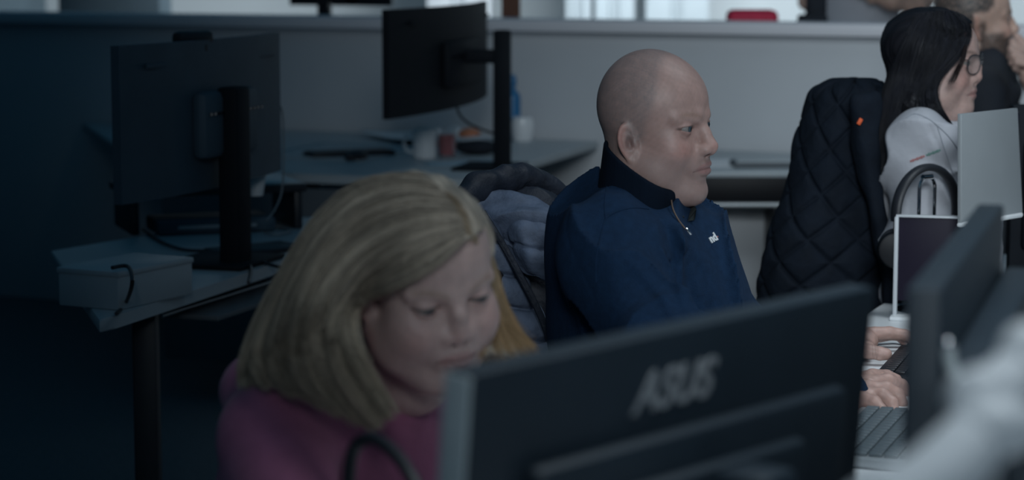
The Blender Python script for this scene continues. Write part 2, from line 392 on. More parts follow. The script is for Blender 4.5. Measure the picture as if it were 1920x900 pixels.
# ------------------------------------------------------------------ heads
def rot_head(a, q, roll):
    """forward axis turned a degrees from +X towards the camera, q nose-down, roll = left side up"""
    return np.array((Matrix.Rotation(R(-a), 3, 'Z') @ Matrix.Rotation(R(q), 3, 'Y') @ Matrix.Rotation(R(roll), 3, 'X')))
HP = dict(cr=(.1, .079, .094), crc=(-.014, 0, .036), brow=1, jowl=0, chin=(.076, 0, -.1), chinr=.019, jaww=.052,
          nose=.114, nosez=-.038, nrad=.0115, lip=1, lid=.0052, gaze=0, cheek=.028, mouthx=0, earz=-.012, ear=1, jawz=-.06)
def head_fn(p, o):
    c = ell(p, o['crc'], o['cr'])
    y = np.abs(p[:, 1]); q = np.stack([p[:, 0], y, p[:, 2]], 1)
    c = smin(c, ell(p, (.026, 0, o.get('fz', .034)), (.064, .062, .062)), .02)
    c = smin(c, ell(q, (.036, .0, -.03), (.05, .058, .07)), .02)
    c = smin(c, cap(q, (-.006, o['jaww'], o['jawz']), (.058, .02, -.098), .02, .019), .03)
    c = smin(c, ell(p, (.03, 0, -.075), (.045, .042, .032)), .02)
    if o['jowl']:
        c = smin(c, ell(q, (.026, .047, -.07), (.036, .026, .034)), .022)
        c = smin(c, ell(p, (.028, 0, -.108), (.05, .042, .026)), .02)
    c = smin(c, ell(p, o['chin'], (o['chinr']*.95, o['chinr']*1.25, o['chinr'])), .018)
    c = smin(c, ell(q, (.056, .036, -.036), (o['cheek'], o['cheek']*.9, o['cheek'])), .022)       # cheek
    c = smin(c, ell(p, (.078+o['mouthx'], 0, o['nosez']-.03), (.0165, .028, .024)), .014)                               # mouth mound
    # eye sockets
    c = smax(c, -ell(q, (.098, .034, -.002), (.021, .021, .0145)), .016)
    c = smin(c, cap(q, (.084, .014, .017), (.066, .048, .0165), .0085*o['brow'], .007), .012)      # brow ridge
    # neck
    nr = o.get('neck', .056); nz = o.get('neckz', -.2)
    nk = smin(cap(p, (o.get('neckx', -.03), 0, -.05), (o.get('neckx', -.03)+.025*(nz+.05)/.15, 0, nz), nr, nr+.003), cap(p, (.0, 0, -.085), (-.02, 0, nz), nr*.8), .02)
    c = smin(c, nk, .024)
    # nose
    n = chain(p, [(.083, 0, .014), (.094, 0, -.008), (o['nose']-o['nrad'], 0, o['nosez'])], [.0065, .0072, o['nrad']], .008)
    n = smin(n, ell(q, (o['nose']-.018, .0125, o['nosez']-.005), (.0115, .0068, .008)), .006)
    n = smin(n, cap(p, (o['nose']-.012, 0, o['nosez']-.007), (.088, 0, o['nosez']-.012), .006, .006), .006)
    c = smin(c, n, .011)
    c = smax(c, -ell(q, (o['nose']-.014, .0068, o['nosez']-.0135), (.0055, .0026, .0045)), .002)
    # lips
    mz = o['nosez']-.0335; mx = .0925+o['mouthx']
    up = chain(q, [(mx+.0005, 0, mz+.0048), (mx-.0015, .009, mz+.005), (mx-.0125, .0245, mz-.001)], [.0045, .0045, .002], .004)
    lo = chain(q, [(mx-.001, 0, mz-.0065), (mx-.003, .009, mz-.006), (mx-.0125, .023, mz-.001)], [.0062, .0055, .002], .004)
    c = smin(c, up, .004); c = smin(c, lo, .004)
    c = smax(c, -chain(q, [(mx+.006, 0, mz-.0006), (mx+.003, .011, mz-.0008), (mx-.008, .0265, mz-.003)], [.0015, .0013, .0009], .002), .002)
    # eyelids
    e = np.array(EYE, 'f')
    l = sphere(q, e, .0138); c = smin(c, smax(l, -(q[:, 0]-e[0]+.002), .003), .004)
    dd = (q-e)
    zz = dd[:, 2]+.0008-.05*(dd[:, 1])          # slit slightly higher at the outer corner
    slit = np.sqrt((dd[:, 1]/.0135)**2+(np.maximum(0, np.abs(zz))/o['lid'])**2)
    sl = np.maximum((slit-1)*o['lid']*.8, -(dd[:, 0]-.003))
    c = smax(c, -sl, .0012)
    # upper lid crease
    # ears
    if o['ear']:
        s = o['ear']; ec = np.array((o.get('earx', -.012), o['cr'][1]+o.get('eary', -.002), o['earz']), 'f')
        rt = Matrix.Rotation(R(-24), 3, 'Z') @ Matrix.Rotation(R(-10), 3, 'Y')
        m = np.array(rt, 'f'); u = (q-ec) @ m
        u = u/s
        prof = np.sqrt((u[:, 0]/.0165)**2+((u[:, 2]-.002)/.030)**2)
        lob = np.sqrt(((u[:, 0]-.004)/.0095)**2+((u[:, 2]+.024)/.0125)**2)
        pl = smin((prof-1)*.016, (lob-1)*.0095, .008)
        plate = smax(pl, np.abs(u[:, 1]-.002+.14*u[:, 0])-.0035, .003)
        ring = np.sqrt(np.maximum(pl+.0030, -1)**2+(u[:, 1]-.0045+.14*u[:, 0])**2)-.0030
        ring = np.where(u[:, 0]-.004 > .006+u[:, 2]*.1, np.maximum(ring, .002), ring)
        inner = np.abs(np.sqrt(((u[:, 0]-.003)/.0095)**2+((u[:, 2]+.002)/.016)**2)-1)*.009
        anti = np.sqrt(inner**2+(u[:, 1]-.003)**2)-.0022
        anti = np.where(u[:, 0] > .004, np.maximum(anti, .003), anti)
        er = smin(smin(plate, ring, .003), anti, .003)
        er = smax(er, -ell(u, (.003, .0085, -.003), (.0068, .0075, .0115)), .003)
        er = smin(er, ell(u, (.0115, .001, -.006), (.004, .004, .006)), .004)
        c = smin(c, er*s, .005)
    return c
EYE = (.0725, .0325, 0)

def eye_mesh(sgn, look, iris=(.12, .2, .28), r=.0125, n=36):
    """eyeball with painted iris; look = unit direction in head space"""
    th = np.linspace(0, math.pi, n); ph = np.linspace(0, 2*math.pi, n, endpoint=False)
    T, Ph = np.meshgrid(th, ph, indexing='ij')
    v = np.stack([np.cos(T), np.sin(T)*np.cos(Ph), np.sin(T)*np.sin(Ph)], -1).reshape(-1, 3)
    L = np.array(look, float); L /= np.linalg.norm(L)
    rot = np.array(Vector((1, 0, 0)).rotation_difference(Vector(L)).to_matrix())
    col = np.tile(np.array((.22, .2, .19)), (len(v), 1)); t = T.reshape(-1)
    col[t < .56] = iris; col[(t < .56) & (t > .48)] = np.array(iris)*.3; col[t < .24] = (.004, .004, .005)
    rr = r*(1+np.clip(.5-t, 0, 1)*.12)
    v = (v*rr[:, None]) @ rot.T+np.array((EYE[0], sgn*EYE[1], EYE[2]))
    i, j = np.meshgrid(np.arange(n-1), np.arange(n), indexing='ij'); i = i.ravel(); j = j.ravel(); j2 = (j+1) % n
    q = np.stack([i*n+j, (i+1)*n+j, (i+1)*n+j2, i*n+j2], 1)
    return v, q, col

def ss(x, a, b):
    t = np.clip((x-a)/(b-a), 0, 1); return t*t*(3-2*t)
def head_paint(v, o, base, lip, brow, browa=.6, stubble=None, scalp=None, hairline=None, beard=None, flush=(1.15, .8, .78)):
    n = len(v); c = np.tile(np.array(base, float), (n, 1)); y = np.abs(v[:, 1]); x = v[:, 0]; z = v[:, 2]
    def mix(m, col): c[:] = c*(1-m[:, None])+np.array(col)*m[:, None]
    # flushed cheeks, nose, ears
    m = np.exp(-(((x-.07)/.03)**2+((y-.045)/.02)**2+((z+.035)/.02)**2))*.5
    m = np.maximum(m, np.exp(-(((x-o['nose'])/.014)**2+(y/.016)**2+((z-o['nosez'])/.012)**2))*.3)
    m = np.maximum(m, ss(y, o['cr'][1]-.001, o['cr'][1]+.006)*.5*ss(.032-x, 0, .014)*(z < .03))
    mix(m, np.array(base)*np.array(flush))
    m = .06*(wav(v.astype('f'), 350, 8)+wav(v.astype('f'), 900, 8, 5)); c *= (1+m*.5)[:, None]
    mz = o['nosez']-.0335; mx = .0925+o['mouthx']
    if stubble is not None:
        s = ss(z, -.036, -.052)*ss(x, .0, .03)*.5
        s *= 1-.0*y; mix(np.clip(s, 0, 1), np.array(stubble))
    if beard is not None:
        edge = -.03-.5*np.clip(x-.01, 0, .05)*0
        b = ss(z, -.025, -.04)*ss(x, -.012, .0)
        b *= 1-ss(x, .055, .075)*ss(z, -.052, -.042)*(z > -.05)
        b = np.maximum(b, ss(x, -.012, -.002)*ss(.02-x, 0, .012)*ss(.01-z, 0, .02)*(z < .03))
        mix(np.clip(b, 0, 1)*(.82+.1*wav(v.astype('f'), 1200)), np.array(beard))
    if scalp is not None:
        hl = hairline(v)
        mm = hl*(.9+.14*wav(v.astype('f'), 1500, 8)+.12*wav(v.astype('f'), 700, 8, 9)); mix(np.clip(mm, 0, 1), np.array(scalp))
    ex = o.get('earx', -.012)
    m = np.exp(-(((x-ex-.004)/.0065)**2+((z-o['earz']+.003)/.011)**2))*(y > o['cr'][1]-.012); mix(np.clip(m*.75, 0, 1), np.array(base)*(.42, .33, .32))  # shade of the ear hollow put into the skin colour
    # lips
    d = np.sqrt(((y)/.0245)**2+((z-(mz-.001))/.0105)**2); m = ss(-d, -1.05, -.8)*(x > mx-.02); mix(m*o.get('lipmix', .6), lip)
    m = np.exp(-((z-(mz-.0006+ -.004*(y/.025)**2))/.0012)**2)*(y < .0265)*(x > mx-.02); mix(m*.7, np.array(lip)*.35)
    # brows
    bz = .0165+.006*np.sin(np.clip((y-.012)/.04, 0, 1)*math.pi*.8)
    m = np.exp(-((z-bz)/.0038)**2)*ss(y, .009, .016)*(1-ss(y, .045, .054))*(x > .04); mix(np.clip(m*browa*(1+.25*wav(v.astype('f'), 2000)), 0, 1), brow)
    # lid edges, lashes
    e = v-np.array(EYE); zz = e[:, 2]+.0008; yy = y-EYE[1]
    d = np.sqrt((yy/.0140)**2+(zz/(o['lid']+.0006))**2)
    m = np.exp(-((d-1)/.22)**2)*(x > .06)*(zz > -.001); mix(np.clip(m*o.get('lash', .65), 0, 1), (.05, .03, .025))
    m = np.exp(-((d-1)/.3)**2)*(x > .06)*(zz <= -.001); mix(m*.3, (.25, .1, .09))
    m = np.exp(-(((yy)/.02)**2+((zz)/.012)**2))*(x > .05); mix(m*.22, np.array(base)*(.8, .62, .62))
    # nostrils
    m = np.exp(-(((x-o['nose']+.014)/.006)**2+((y-.007)/.004)**2+((z-o['nosez']+.013)/.004)**2)); mix(m*.8, (.08, .03, .025))
    return np.clip(c, 0, 1)

def head_parts(o, Rm, org, paint, look, iris, h=.0015, zlo=-.2):
    lo = (-.13, -.1, zlo); hi = (.128, .1, .142)
    L, W, Q = mesh_sdf('head', lambda p: head_fn(p, o), lo, hi, h, xf=(Rm, org))
    col = paint(L)
    parts = [(W, Q, col)]
    for s in (1, -1):
        v, q, c = eye_mesh(s, look, iris); parts.append((v @ Rm.T+org, q, c))
    return parts

# ------------------------------------------------------------------ hands
def hand_fn(p, wrist, palm, fingers, k=.006):
    """palm: list of (a, b, ra, rb) capsules; fingers: list of ([joints], [radii])"""
    d = None
    for a, b, ra, rb in palm:
        c = cap(p, a, b, ra, rb); d = c if d is None else smin(d, c, .012)
    f = None
    for pts, rs in fingers:
        c = chain(p, pts, rs, .003)
        f = c if f is None else np.minimum(f, c)
    return smin(d, f, k)

# ------------------------------------------------------------------ hair strands
def strands(guides, n, nt=18, rad=.00035, col=(.3, .2, .1), var=.25, off=(.0, .006), inward=None, jit=.002, ext=(.92, 1.04), clump=9, tipvar=None):
    """guides: array (G, K, 3) on the outer surface; returns tube mesh arrays"""
    G = np.array([smooth_curve(g, 40) for g in guides]); ng = len(G)
    vs, qs, cs = [], [], []; base = 0
    kk = 3
    cl = np.random.normal(size=(400, 3))*jit*2.2
    for s in range(n):
        u = np.random.uniform(0, ng-1); i = min(int(u), ng-2); f = u-i
        p0 = G[max(i-1, 0)]; p1 = G[i]; p2 = G[i+1]; p3 = G[min(i+2, ng-1)]
        c = .5*((2*p1)+(-p0+p2)*f+(2*p0-5*p1+4*p2-p3)*f*f+(-p0+3*p1-3*p2+p3)*f**3)
        e = np.random.uniform(*ext); s0 = np.random.uniform(0, .25)**2
        t = np.linspace(s0*39, min(39, e*39), nt); ti = np.clip(t.astype(int), 0, 38); tf = (t-ti)[:, None]
        c = c[ti]*(1-tf)+c[ti+1]*tf
        w = np.linspace(0, 1, nt)[:, None]
        ci = int(u*clump) % 400
        c = c+cl[ci]*w*1.2+np.random.normal(size=3)*jit*(.5+w*.8)+np.sin(w*6+s)*jit*.35*np.random.normal(size=3)
        if inward is not None:
            d = c-inward; d /= np.linalg.norm(d, axis=1)[:, None]; c = c+d*np.random.uniform(*off)
        tan = np.gradient(c, axis=0); tan /= np.linalg.norm(tan, axis=1)[:, None]+1e-9
        x = np.cross(tan, (0, 0.3, 1)); x /= np.linalg.norm(x, axis=1)[:, None]+1e-9; y = np.cross(tan, x)
        rr = rad*(1-.6*np.linspace(0, 1, nt))[:, None]
        ring = np.stack([c+(x*math.cos(a)+y*math.sin(a))*rr for a in (0, 2.09, 4.19)], 1)
        vs.append(ring.reshape(-1, 3))
        a = np.arange(nt-1)[:, None]*3; b = np.arange(3)[None]; b2 = (b+1) % 3
        qs.append((np.stack([a+b, a+b2, a+3+b2, a+3+b], -1).reshape(-1, 4))+base); base += nt*3
        cc = np.array(col)*(1+np.random.uniform(-var, var)+.5*var*math.sin(u*clump*1.7))
        if tipvar is not None:
            wv = np.linspace(0, 1, nt)[:, None]; ca = cc*(1-wv)+np.array(tipvar)*wv*(cc.mean()/np.mean(col)); cs.append(np.repeat(ca, 3, 0))
        else: cs.append(np.tile(cc, (nt*3, 1)))
    return np.concatenate(vs), np.concatenate(qs), np.clip(np.concatenate(cs), 0, 1)
def sheet(guides, thick, inward, col, nu=60, nt=50, streak=.0012, var=.3, taper=.009):
    G = np.array([smooth_curve(g, nt) for g in guides])
    G = np.stack([smooth_curve(G[:, k], nu) for k in range(nt)], 1)      # nu, nt, 3
    if inward is not None:
        d = G-inward; d /= np.linalg.norm(d, axis=-1)[..., None]
    else: d = np.zeros_like(G); d[..., 1] = -1
    rs = np.random.RandomState(5); st = np.interp(np.arange(nu), np.arange(0, nu+3, 2), rs.normal(size=len(np.arange(0, nu+3, 2))))
    G = G+d*(st[:, None, None]*streak)
    tp = np.clip(np.linspace(0, 1, nt)/.1, 0, 1)[None, :, None]; G = G-d*(1-tp)*taper
    I = G-d*thick*(.2+.8*tp)
    va = G.reshape(-1, 3); vb = I.reshape(-1, 3); q = grid_quads(nu, nt)
    n = nu*nt; qs = [q, q[:, ::-1]+n]
    for e in (np.arange(nt), (nu-1)*nt+np.arange(nt), np.arange(nu)*nt, np.arange(nu)*nt+nt-1):
        qs.append(np.stack([e[:-1], e[1:], e[1:]+n, e[:-1]+n], 1))
    cc = np.array(col)[None]*(1+var*st[:, None]*.5); cc = np.repeat(cc, nt, 0)
    return np.concatenate([va, vb]), np.concatenate(qs), np.clip(np.concatenate([cc, cc]), 0, 1)
def snapper(o, Rm, org, off):
    """pixel -> point on the head surface grown by off (None when the ray misses)"""
    def f(x, y, D=None, off2=None):
        oo = off if off2 is None else off2
        A = P(x, y, 1.0); c0 = np.array((0, 0, CAMZ)); d = A-c0
        t = np.linspace(org[1]-.2, org[1]+.12, 240)
        W = c0+t[:, None]*d
        L = (W-org) @ Rm
        dd = head_fn(L.astype('f'), o)-oo
        k = np.argmax(dd < 0)
        if dd[k] < 0: return W[k]
        return P(x, y, D) if D else W[np.argmin(dd)]
    return f
# ------------------------------------------------------------------ the setting
def struct(o): o['kind'] = 'structure'; return o
MB().box((0, 7, -.05), (14, 24, .1)).build('floor', M['floor'], smooth=False)
struct(bpy.data.objects['floor'])
def part_line(x): return None
# low partition wall across the room, running slightly towards the camera on the right
A = P(200, 50, 9.35); A[2] = 0; B = P(1780, 72, 7.95); B[2] = 0
dirp = (B-A)/np.linalg.norm(B-A); nrm = np.array((dirp[1], -dirp[0], 0))      # towards the camera
angp = math.atan2(dirp[1], dirp[0]); A = A-dirp*1.5; B = B+dirp*5.5
Lp = np.linalg.norm(B-A); mid = (A+B)/2
rz = Matrix.Rotation(angp, 3, 'Z')
struct(MB().box(mid+(0, 0, .57)-nrm*.06, (Lp, .12, 1.14), .003, rz).build('wall_back', M['part']))
struct(MB().box(mid+(0, 0, 1.163)-nrm*.06, (Lp, .21, .045), .006, rz).build('trim_1', M['cap']))
struct(MB().box((1.5, 15.2, 1.5), (16, .12, 3)).build('wall_far', M['wallw'], smooth=False))
struct(MB().box((-3.1, 8, 1.5), (.12, 16, 3)).build('wall_left', M['walld'], smooth=False))
struct(MB().box((6.6, 7, 1.5), (.12, 17, 3)).build('wall_right', M['wallw'], smooth=False))
struct(MB().box((-1.98, 11.6, 1.5), (.5, .4, 3), .01).build('trim_2', M['walld']))
def wbox(x0, x1, y0, y1, D, t=.1, m='wallw'):
    a = P(x0, y1, D); b = P(x1, y0, D); return ((a+b)/2+(0, t/2, 0)), (b[0]-a[0], t, b[2]-a[2])

# ------------------------------------------------------------------ desks
def poly_desk(name, label, poly, z, t, m, edge=None, group=None):
    d = thing(name, label, 'desk', (poly[0][0], poly[0][1], 0), 0, group)
    loc = [(p[0]-poly[0][0], p[1]-poly[0][1]) for p in poly]
    MB().prism(loc, z-t, z, .004).build('worktop', m, d)
    return d, loc
DZ = .745
# rear desk against the partition
r0 = PZ(300, 322, DZ); r1 = PZ(480, 323, DZ); r2 = PZ(878, 337, DZ); r3 = PZ(1165, 243, DZ)
def on_part(x): # point on the partition's camera face under pixel x
    d = P(x, 200, 1.0); # ray x = d0*t, y = t
    n = nrm; k = (mid @ n)/(d[0]*n[0]+d[1]*n[1]); return np.array((d[0]*k, k, 0))
b0 = on_part(160)+nrm*.03; b1 = on_part(1128)+nrm*.03
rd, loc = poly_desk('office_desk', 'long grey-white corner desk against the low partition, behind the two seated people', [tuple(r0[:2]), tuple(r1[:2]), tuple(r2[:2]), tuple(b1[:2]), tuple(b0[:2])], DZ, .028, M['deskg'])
def rel(p, o): return np.array(p)-np.array(o.location)
a = rel((r0+(0, .05, 0)), rd); b = rel((r2+(-.06, .05, 0)), rd)
mm = (a+b)/2; ln = np.linalg.norm((b-a)[:2])
MB().box((mm[0], mm[1], .42), (ln, .02, .56), .002, Matrix.Rotation(math.atan2(b[1]-a[1], b[0]-a[0]), 3, 'Z')).build('modesty_panel', M['deskd'], rd)
for q in (a+(.3, .2, 0), b+(-.1, .25, 0), a+(.4, .9, 0), b+(.1, 1.0, 0)):
    MB().box((q[0], q[1], .36), (.05, .05, .715), .004).build('leg', M['deskd'], rd)

# right rear desk with black drawer front
q0 = PZ(1290, 322, .73); q1 = PZ(1560, 322, .73); s0 = on_part(1290)+nrm*.04; s1 = on_part(1560)+nrm*.04
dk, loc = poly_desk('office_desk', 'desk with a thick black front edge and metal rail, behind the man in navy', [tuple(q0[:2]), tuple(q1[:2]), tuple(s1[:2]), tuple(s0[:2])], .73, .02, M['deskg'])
c = rel((q0+q1)/2, dk); Lq = np.linalg.norm(q1-q0)
MB().box((c[0], c[1]+.012, .672), (Lq, .03, .082), .003).build('black_front', M['satin'], dk)
MB().tube([(c[0]-Lq/2, c[1]-.004, .622), (c[0]+Lq/2, c[1]-.004, .622)], .008).build('rail', M['silver'], dk)
MB().box((c[0]-Lq*.08, c[1]+.3, .31), (.30, .02, .6), .002).build('side_panel', M['part'], dk)
for sx in (-.47, .18): MB().box((c[0]+sx*Lq, c[1]+.2, .31), (.07, .4, .62), .004).build('leg', M['black'], dk)

# bench desk of the two front workers and the dark haired woman: edge line through real points
E0 = PZ(1608, 599, DZ); dirb = np.array((.34, .94, 0)); dirb /= np.linalg.norm(dirb); nb = np.array((dirb[1], -dirb[0], 0))
bp0 = E0-dirb*4.0; bp1 = PZ(1693, 545, DZ); bq = PZ(1716, 588, DZ); br_ = PZ(2250, 592, DZ)
bench, loc = poly_desk('bench_desk', 'white bench desk under the monitors, keyboards and laptop in the right foreground', [tuple(bp0[:2]), tuple((bp0+nb*1.7)[:2]), tuple(br_[:2]), tuple(bq[:2]), tuple(bp1[:2]), tuple(E0[:2])], DZ, .026, M['desk'])
for k in (.25, 2.0, 3.75):
    for n_ in (.12, 1.2):
        q = rel(bp0+dirb*k+nb*n_, bench); MB().box((q[0], q[1], .36), (.06, .06, .717), .004).build('leg', M['white'], bench)
angb = math.atan2(dirb[1], dirb[0])

# left desk
LZ = .735
l0 = PZ(215, 592, LZ); l1 = PZ(462, 512, LZ); l2 = PZ(535, 487, LZ); l3 = PZ(640, 446, LZ); l4 = PZ(700, 406, LZ); l5 = PZ(470, 408, LZ); l6 = PZ(95, 470, LZ); l7 = PZ(186, 600, LZ)
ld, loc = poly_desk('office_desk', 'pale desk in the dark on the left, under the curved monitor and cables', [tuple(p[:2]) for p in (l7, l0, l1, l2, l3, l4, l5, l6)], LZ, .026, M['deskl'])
lc = rel((l0+l3)/2, ld)
for q in (rel(l0, ld)+(.02, .25, 0), rel(l3, ld)+(-.12, .06, 0)):
    MB().box((q[0], q[1], .355), (.05, .05, .705), .004).build('leg', M['black'], ld)

# ------------------------------------------------------------------ monitors
def monitor(label, pL, pR, ztop, h, t=.012, bulge=.035, curved=0, tilt=0, name='computer_monitor', stand='slab', standoff=.1, body=M['mon'], sidem=None, zdesk=DZ, text=None, ledge=True, group=None, poleh=None, polew=.05, drop=.075, hw=.78, hofs=0, second=True, polex=0, polem=None):
    polem = polem or body
    """pL/pR: plan positions of the two lower back corners as seen from the camera (left, right). local x from L to R, local -y = the back (towards the camera), +y the screen."""
    pL = np.array(pL[:2]); pR = np.array(pR[:2]); d = pR-pL; W = float(np.linalg.norm(d)); ang = math.atan2(d[1], d[0])
    c = (pL+pR)/2
    o = thing(name, label, 'monitor', (c[0], c[1], zdesk), ang, group)
    zt = ztop-zdesk; zc = zt-h/2
    T = Matrix.Rotation(R(tilt), 3, 'X')
    pan = MB(); N = 24 if curved else 1
    # panel: grid extruded, curvature: middle bows away from viewer of the back = towards the camera
    def yof(x): return -curved*(1-(2*x/W)**2)
    if curved:
        xs = np.linspace(-W/2, W/2, N+1); fr = []; bk = []
        ring = []
        for x in xs:
            y = yof(x); ring.append([pan.bm.verts.new((x, y+t*.5, zc-h/2)), pan.bm.verts.new((x, y+t*.5, zc+h/2)), pan.bm.verts.new((x, y-t*.5, zc+h/2)), pan.bm.verts.new((x, y-t*.5, zc-h/2))])
        for i in range(N):
            for k in range(4): pan.bm.faces.new((ring[i][k], ring[i][(k+1) % 4], ring[i+1][(k+1) % 4], ring[i+1][k]))
        pan.bm.faces.new(ring[0]); pan.bm.faces.new(ring[-1][::-1])
        sc = MB(); rr = []
        for x in np.linspace(-W/2+.008, W/2-.008, N+1):
            y = yof(x)+t*.5+.0008; rr.append([sc.bm.verts.new((x, y, zc-h/2+.012)), sc.bm.verts.new((x, y, zc+h/2-.008))])
        for i in range(N): sc.bm.faces.new((rr[i][0], rr[i][1], rr[i+1][1], rr[i+1][0]))
        sc.build('screen', M['screen'], o)
    else:
        pan.box((0, 0, zc), (W, t, h), .003)
        MB().box((0, t*.5+.0006, zc+.003), (W-.012, .0012, h-.03), 0).build('screen', M['screen'], o)
    p_ = pan.build('panel', body, o)
    if sidem: MB().box((-W/2-.0012, .0, zc), (.003, t*.9, h*.985), .001).build('side_trim', sidem, p_)
    # rear housing
    hb = MB()
    if ledge:
        zt_ = zt-drop; hh = h*.62; hb.box((W*hofs, -t*.5-bulge*.5-(curved), zt_-hh/2), (W*hw, bulge, hh), min(bulge*.42, .009))
        if second: hb.box((0, -t*.5-bulge*.5-.01-curved, zt_-.03-h*.2), (W*.5, bulge*1.1, h*.4), min(bulge*.42, .009))
    else:
        hb.box((0, -t*.5-bulge*.5-curved+.006, zc-.02), (W*.34, bulge, h*.45), bulge*.42)
        hb.box((0, -t*.5-.002-curved*.55, zc+h*.36), (W*.8, .004, .012), .002)
    H = hb.build('rear_housing', body, o)
    # vents
    v = MB()
    for i in range(14): v.box((-W*.16+i*W*.025, -t*.5-bulge-.0005-curved-(.0155 if ledge else 0), zc+h*.02), (W*.012, .003, .006))
    v.build('vent_slots', M['blackg'], H)
    yb = -t*.5-bulge-curved-standoff
    ph = poleh if poleh else zc+.06
    MB().box((polex, yb, ph/2+.004), (polew, .05, ph), .008).build('stand_pole', polem, o)
    MB().box((polex/2, yb/2-.02, zc), (.045, abs(yb)-.02, .045), .01).build('mount_arm', body, o)
    MB().box((0, yb+.04, .007), (.24, .2, .010), .004).build('stand_base', polem, o)
    if text:
        s, tx, tz, size = text
        text_mesh('logo', s, size, .0006, M['logo'], o, Matrix.Translation((tx, -t*.5-.0008, tz-zdesk)) @ Matrix.Rotation(R(90), 4, 'X') , bold=.0008, shear=.35)
    if tilt:
        piv = Matrix.Translation((0, 0, zc)) @ T.to_4x4() @ Matrix.Translation((0, 0, -zc))
        for ch in o.children:
            if ch.name.split('.')[0] in ('panel', 'screen', 'rear_housing', 'logo'): ch.matrix_basis = piv @ ch.matrix_basis
    return o, W, zt
# big blurred monitor in front of the blonde woman
DL, DR = 1.58, 1.99
pl = P(832, 690, DL); pr = P(1590, 529, DR)
mon1, W1, zt1 = monitor('large black monitor seen from behind, lettered with its maker name, in the front centre', pl, pr, (pl[2]+pr[2])/2, .34, t=.026, bulge=.02, tilt=5, sidem=M['monside'], text=('ASUS', -.028, (pl[2]+pr[2])/2-.045, .044), standoff=.05)
# his monitor, seen edge-on
pl = P(1732, 545, 1.72); pr = P(1858, 380, 2.30)
mon2, W2, zt2 = monitor('black monitor with a deep rear housing seen almost edge-on in the right foreground', pl, pr, (pl[2]+pr[2])/2, .36, t=.026, bulge=.036, tilt=0, standoff=.02, drop=.062, hw=.97, hofs=.012, second=False)
# left curved monitor
pl = P(215, 98, 4.85); pr = P(517, 62, 5.62)
mon3, W3, _ = monitor('curved dark monitor seen from behind on the left desk, webcam on top', pl, pr, 1.245, .335, t=.02, bulge=.04, curved=.035, tilt=0, ledge=False, body=M['monl'], standoff=.003, poleh=.40, polew=.075, zdesk=LZ, group=None, polex=-.02, polem=M['deep'])
# webcam on top
wc = thing('webcam', 'black webcam clipped on top of the curved monitor on the left', 'webcam', P(362, 93, 5.16), 0)
MB().box((0, 0, .025), (.105, .035, .034), .012, Matrix.Rotation(.9, 3, 'Z')).build('camera_body', M['black'], wc)
MB().box((0, 0, .004), (.05, .05, .02), .006, Matrix.Rotation(.9, 3, 'Z')).build('clip', M['black'], wc)
MB().cyl((-.01, .02, .025), (-.016, .027, .025), .009).build('lens', M['blackg'], wc)
# rear monitor
pl = P(722, 14, 6.85); pr = P(908, 2, 8.0)
mon4, W4, _ = monitor('curved black monitor on the rear desk with its stand column beside it', pl, pr, 1.45-(114/4330*6.95)/1, .325, t=.02, bulge=.03, curved=.06, tilt=0, ledge=False, body=M['deep'], standoff=.11, poleh=.44, polew=.055, zdesk=DZ)
# ------------------------------------------------------------------ people
def person(label, base):
    return thing('person', label, 'person', base)
def local_parent(o, root):
    """mesh data written in world coordinates, parented to an empty without rotation"""
    o.parent = root; o.location = -root.location
def sdf_obj(name, fn, lo, hi, h, m, root, coarse=4):
    L, W, Q = mesh_sdf(name, fn, lo, hi, h, coarse)
    o = np_mesh(name, W, Q, None, m); local_parent(o, root); return o
def legs(root, hip, fwd, side, seatz=.5):
    """seated trouser legs with shoes"""
    hip = np.array(hip, float)
    def fn(p):
        d = None
        for s in (-1, 1):
            a = hip+side*.09*s; k = a+fwd*.42+side*.03*s+np.array((0, 0, .02)); f = k+fwd*.02-np.array((0, 0, .42))
            f[2] = .07
            c = smin(cap(p, a, k, .085, .065), cap(p, k, f, .062, .045), .03)
            d = c if d is None else smin(d, c, .02)
        return smin(d, ell(p, hip, (.15, .17, .11)), .05)
    c = hip
    o = sdf_obj('trousers', fn, (c[0]-.8, c[1]-.8, 0), (c[0]+.8, c[1]+.8, c[2]+.2), .014, M['trouser'], root)
    for s in (-1, 1):
        a = hip+side*.09*s+fwd*.44+side*.03*s
        b = MB(); b.sph((a[0]+fwd[0]*.06, a[1]+fwd[1]*.06, .045), .05, 12, (2.5, .9, .8), Matrix.Rotation(math.atan2(fwd[1], fwd[0]), 3, 'Z'))
        so = b.build('shoe', M['black'], None); local_parent(so, root)
def swivel_chair(label, loc, ang, back=True, bh=.55, bz=.52, m=M['black_cloth'], backw=.42, bt=.045):
    o = thing('office_chair', label, 'chair', (loc[0], loc[1], 0), ang)
    MB().box((0, 0, .445), (.46, .46, .07), .03, seg=3).build('seat', m, o)
    MB().box((-.25, 0, bz+bh/2), (bt, backw, bh), bt*.45, seg=3).build('backrest', m, o)
    MB().box((-.27, 0, .5), (.03, .06, .2), .008).build('back_bracket', M['black'], o)
    MB().cyl((0, 0, .07), (0, 0, .42), .028).build('gas_column', M['black'], o)
    for k in range(5):
        a = k*2*math.pi/5+.3; e = (math.cos(a)*.28, math.sin(a)*.28, .075)
        l = MB().cyl((0, 0, .09), e, .022, .016).build('leg', M['black'], o)
        MB().cyl((e[0]-.012, e[1], .028), (e[0]+.012, e[1], .028), .028).build('caster', M['black'], l)
    return o

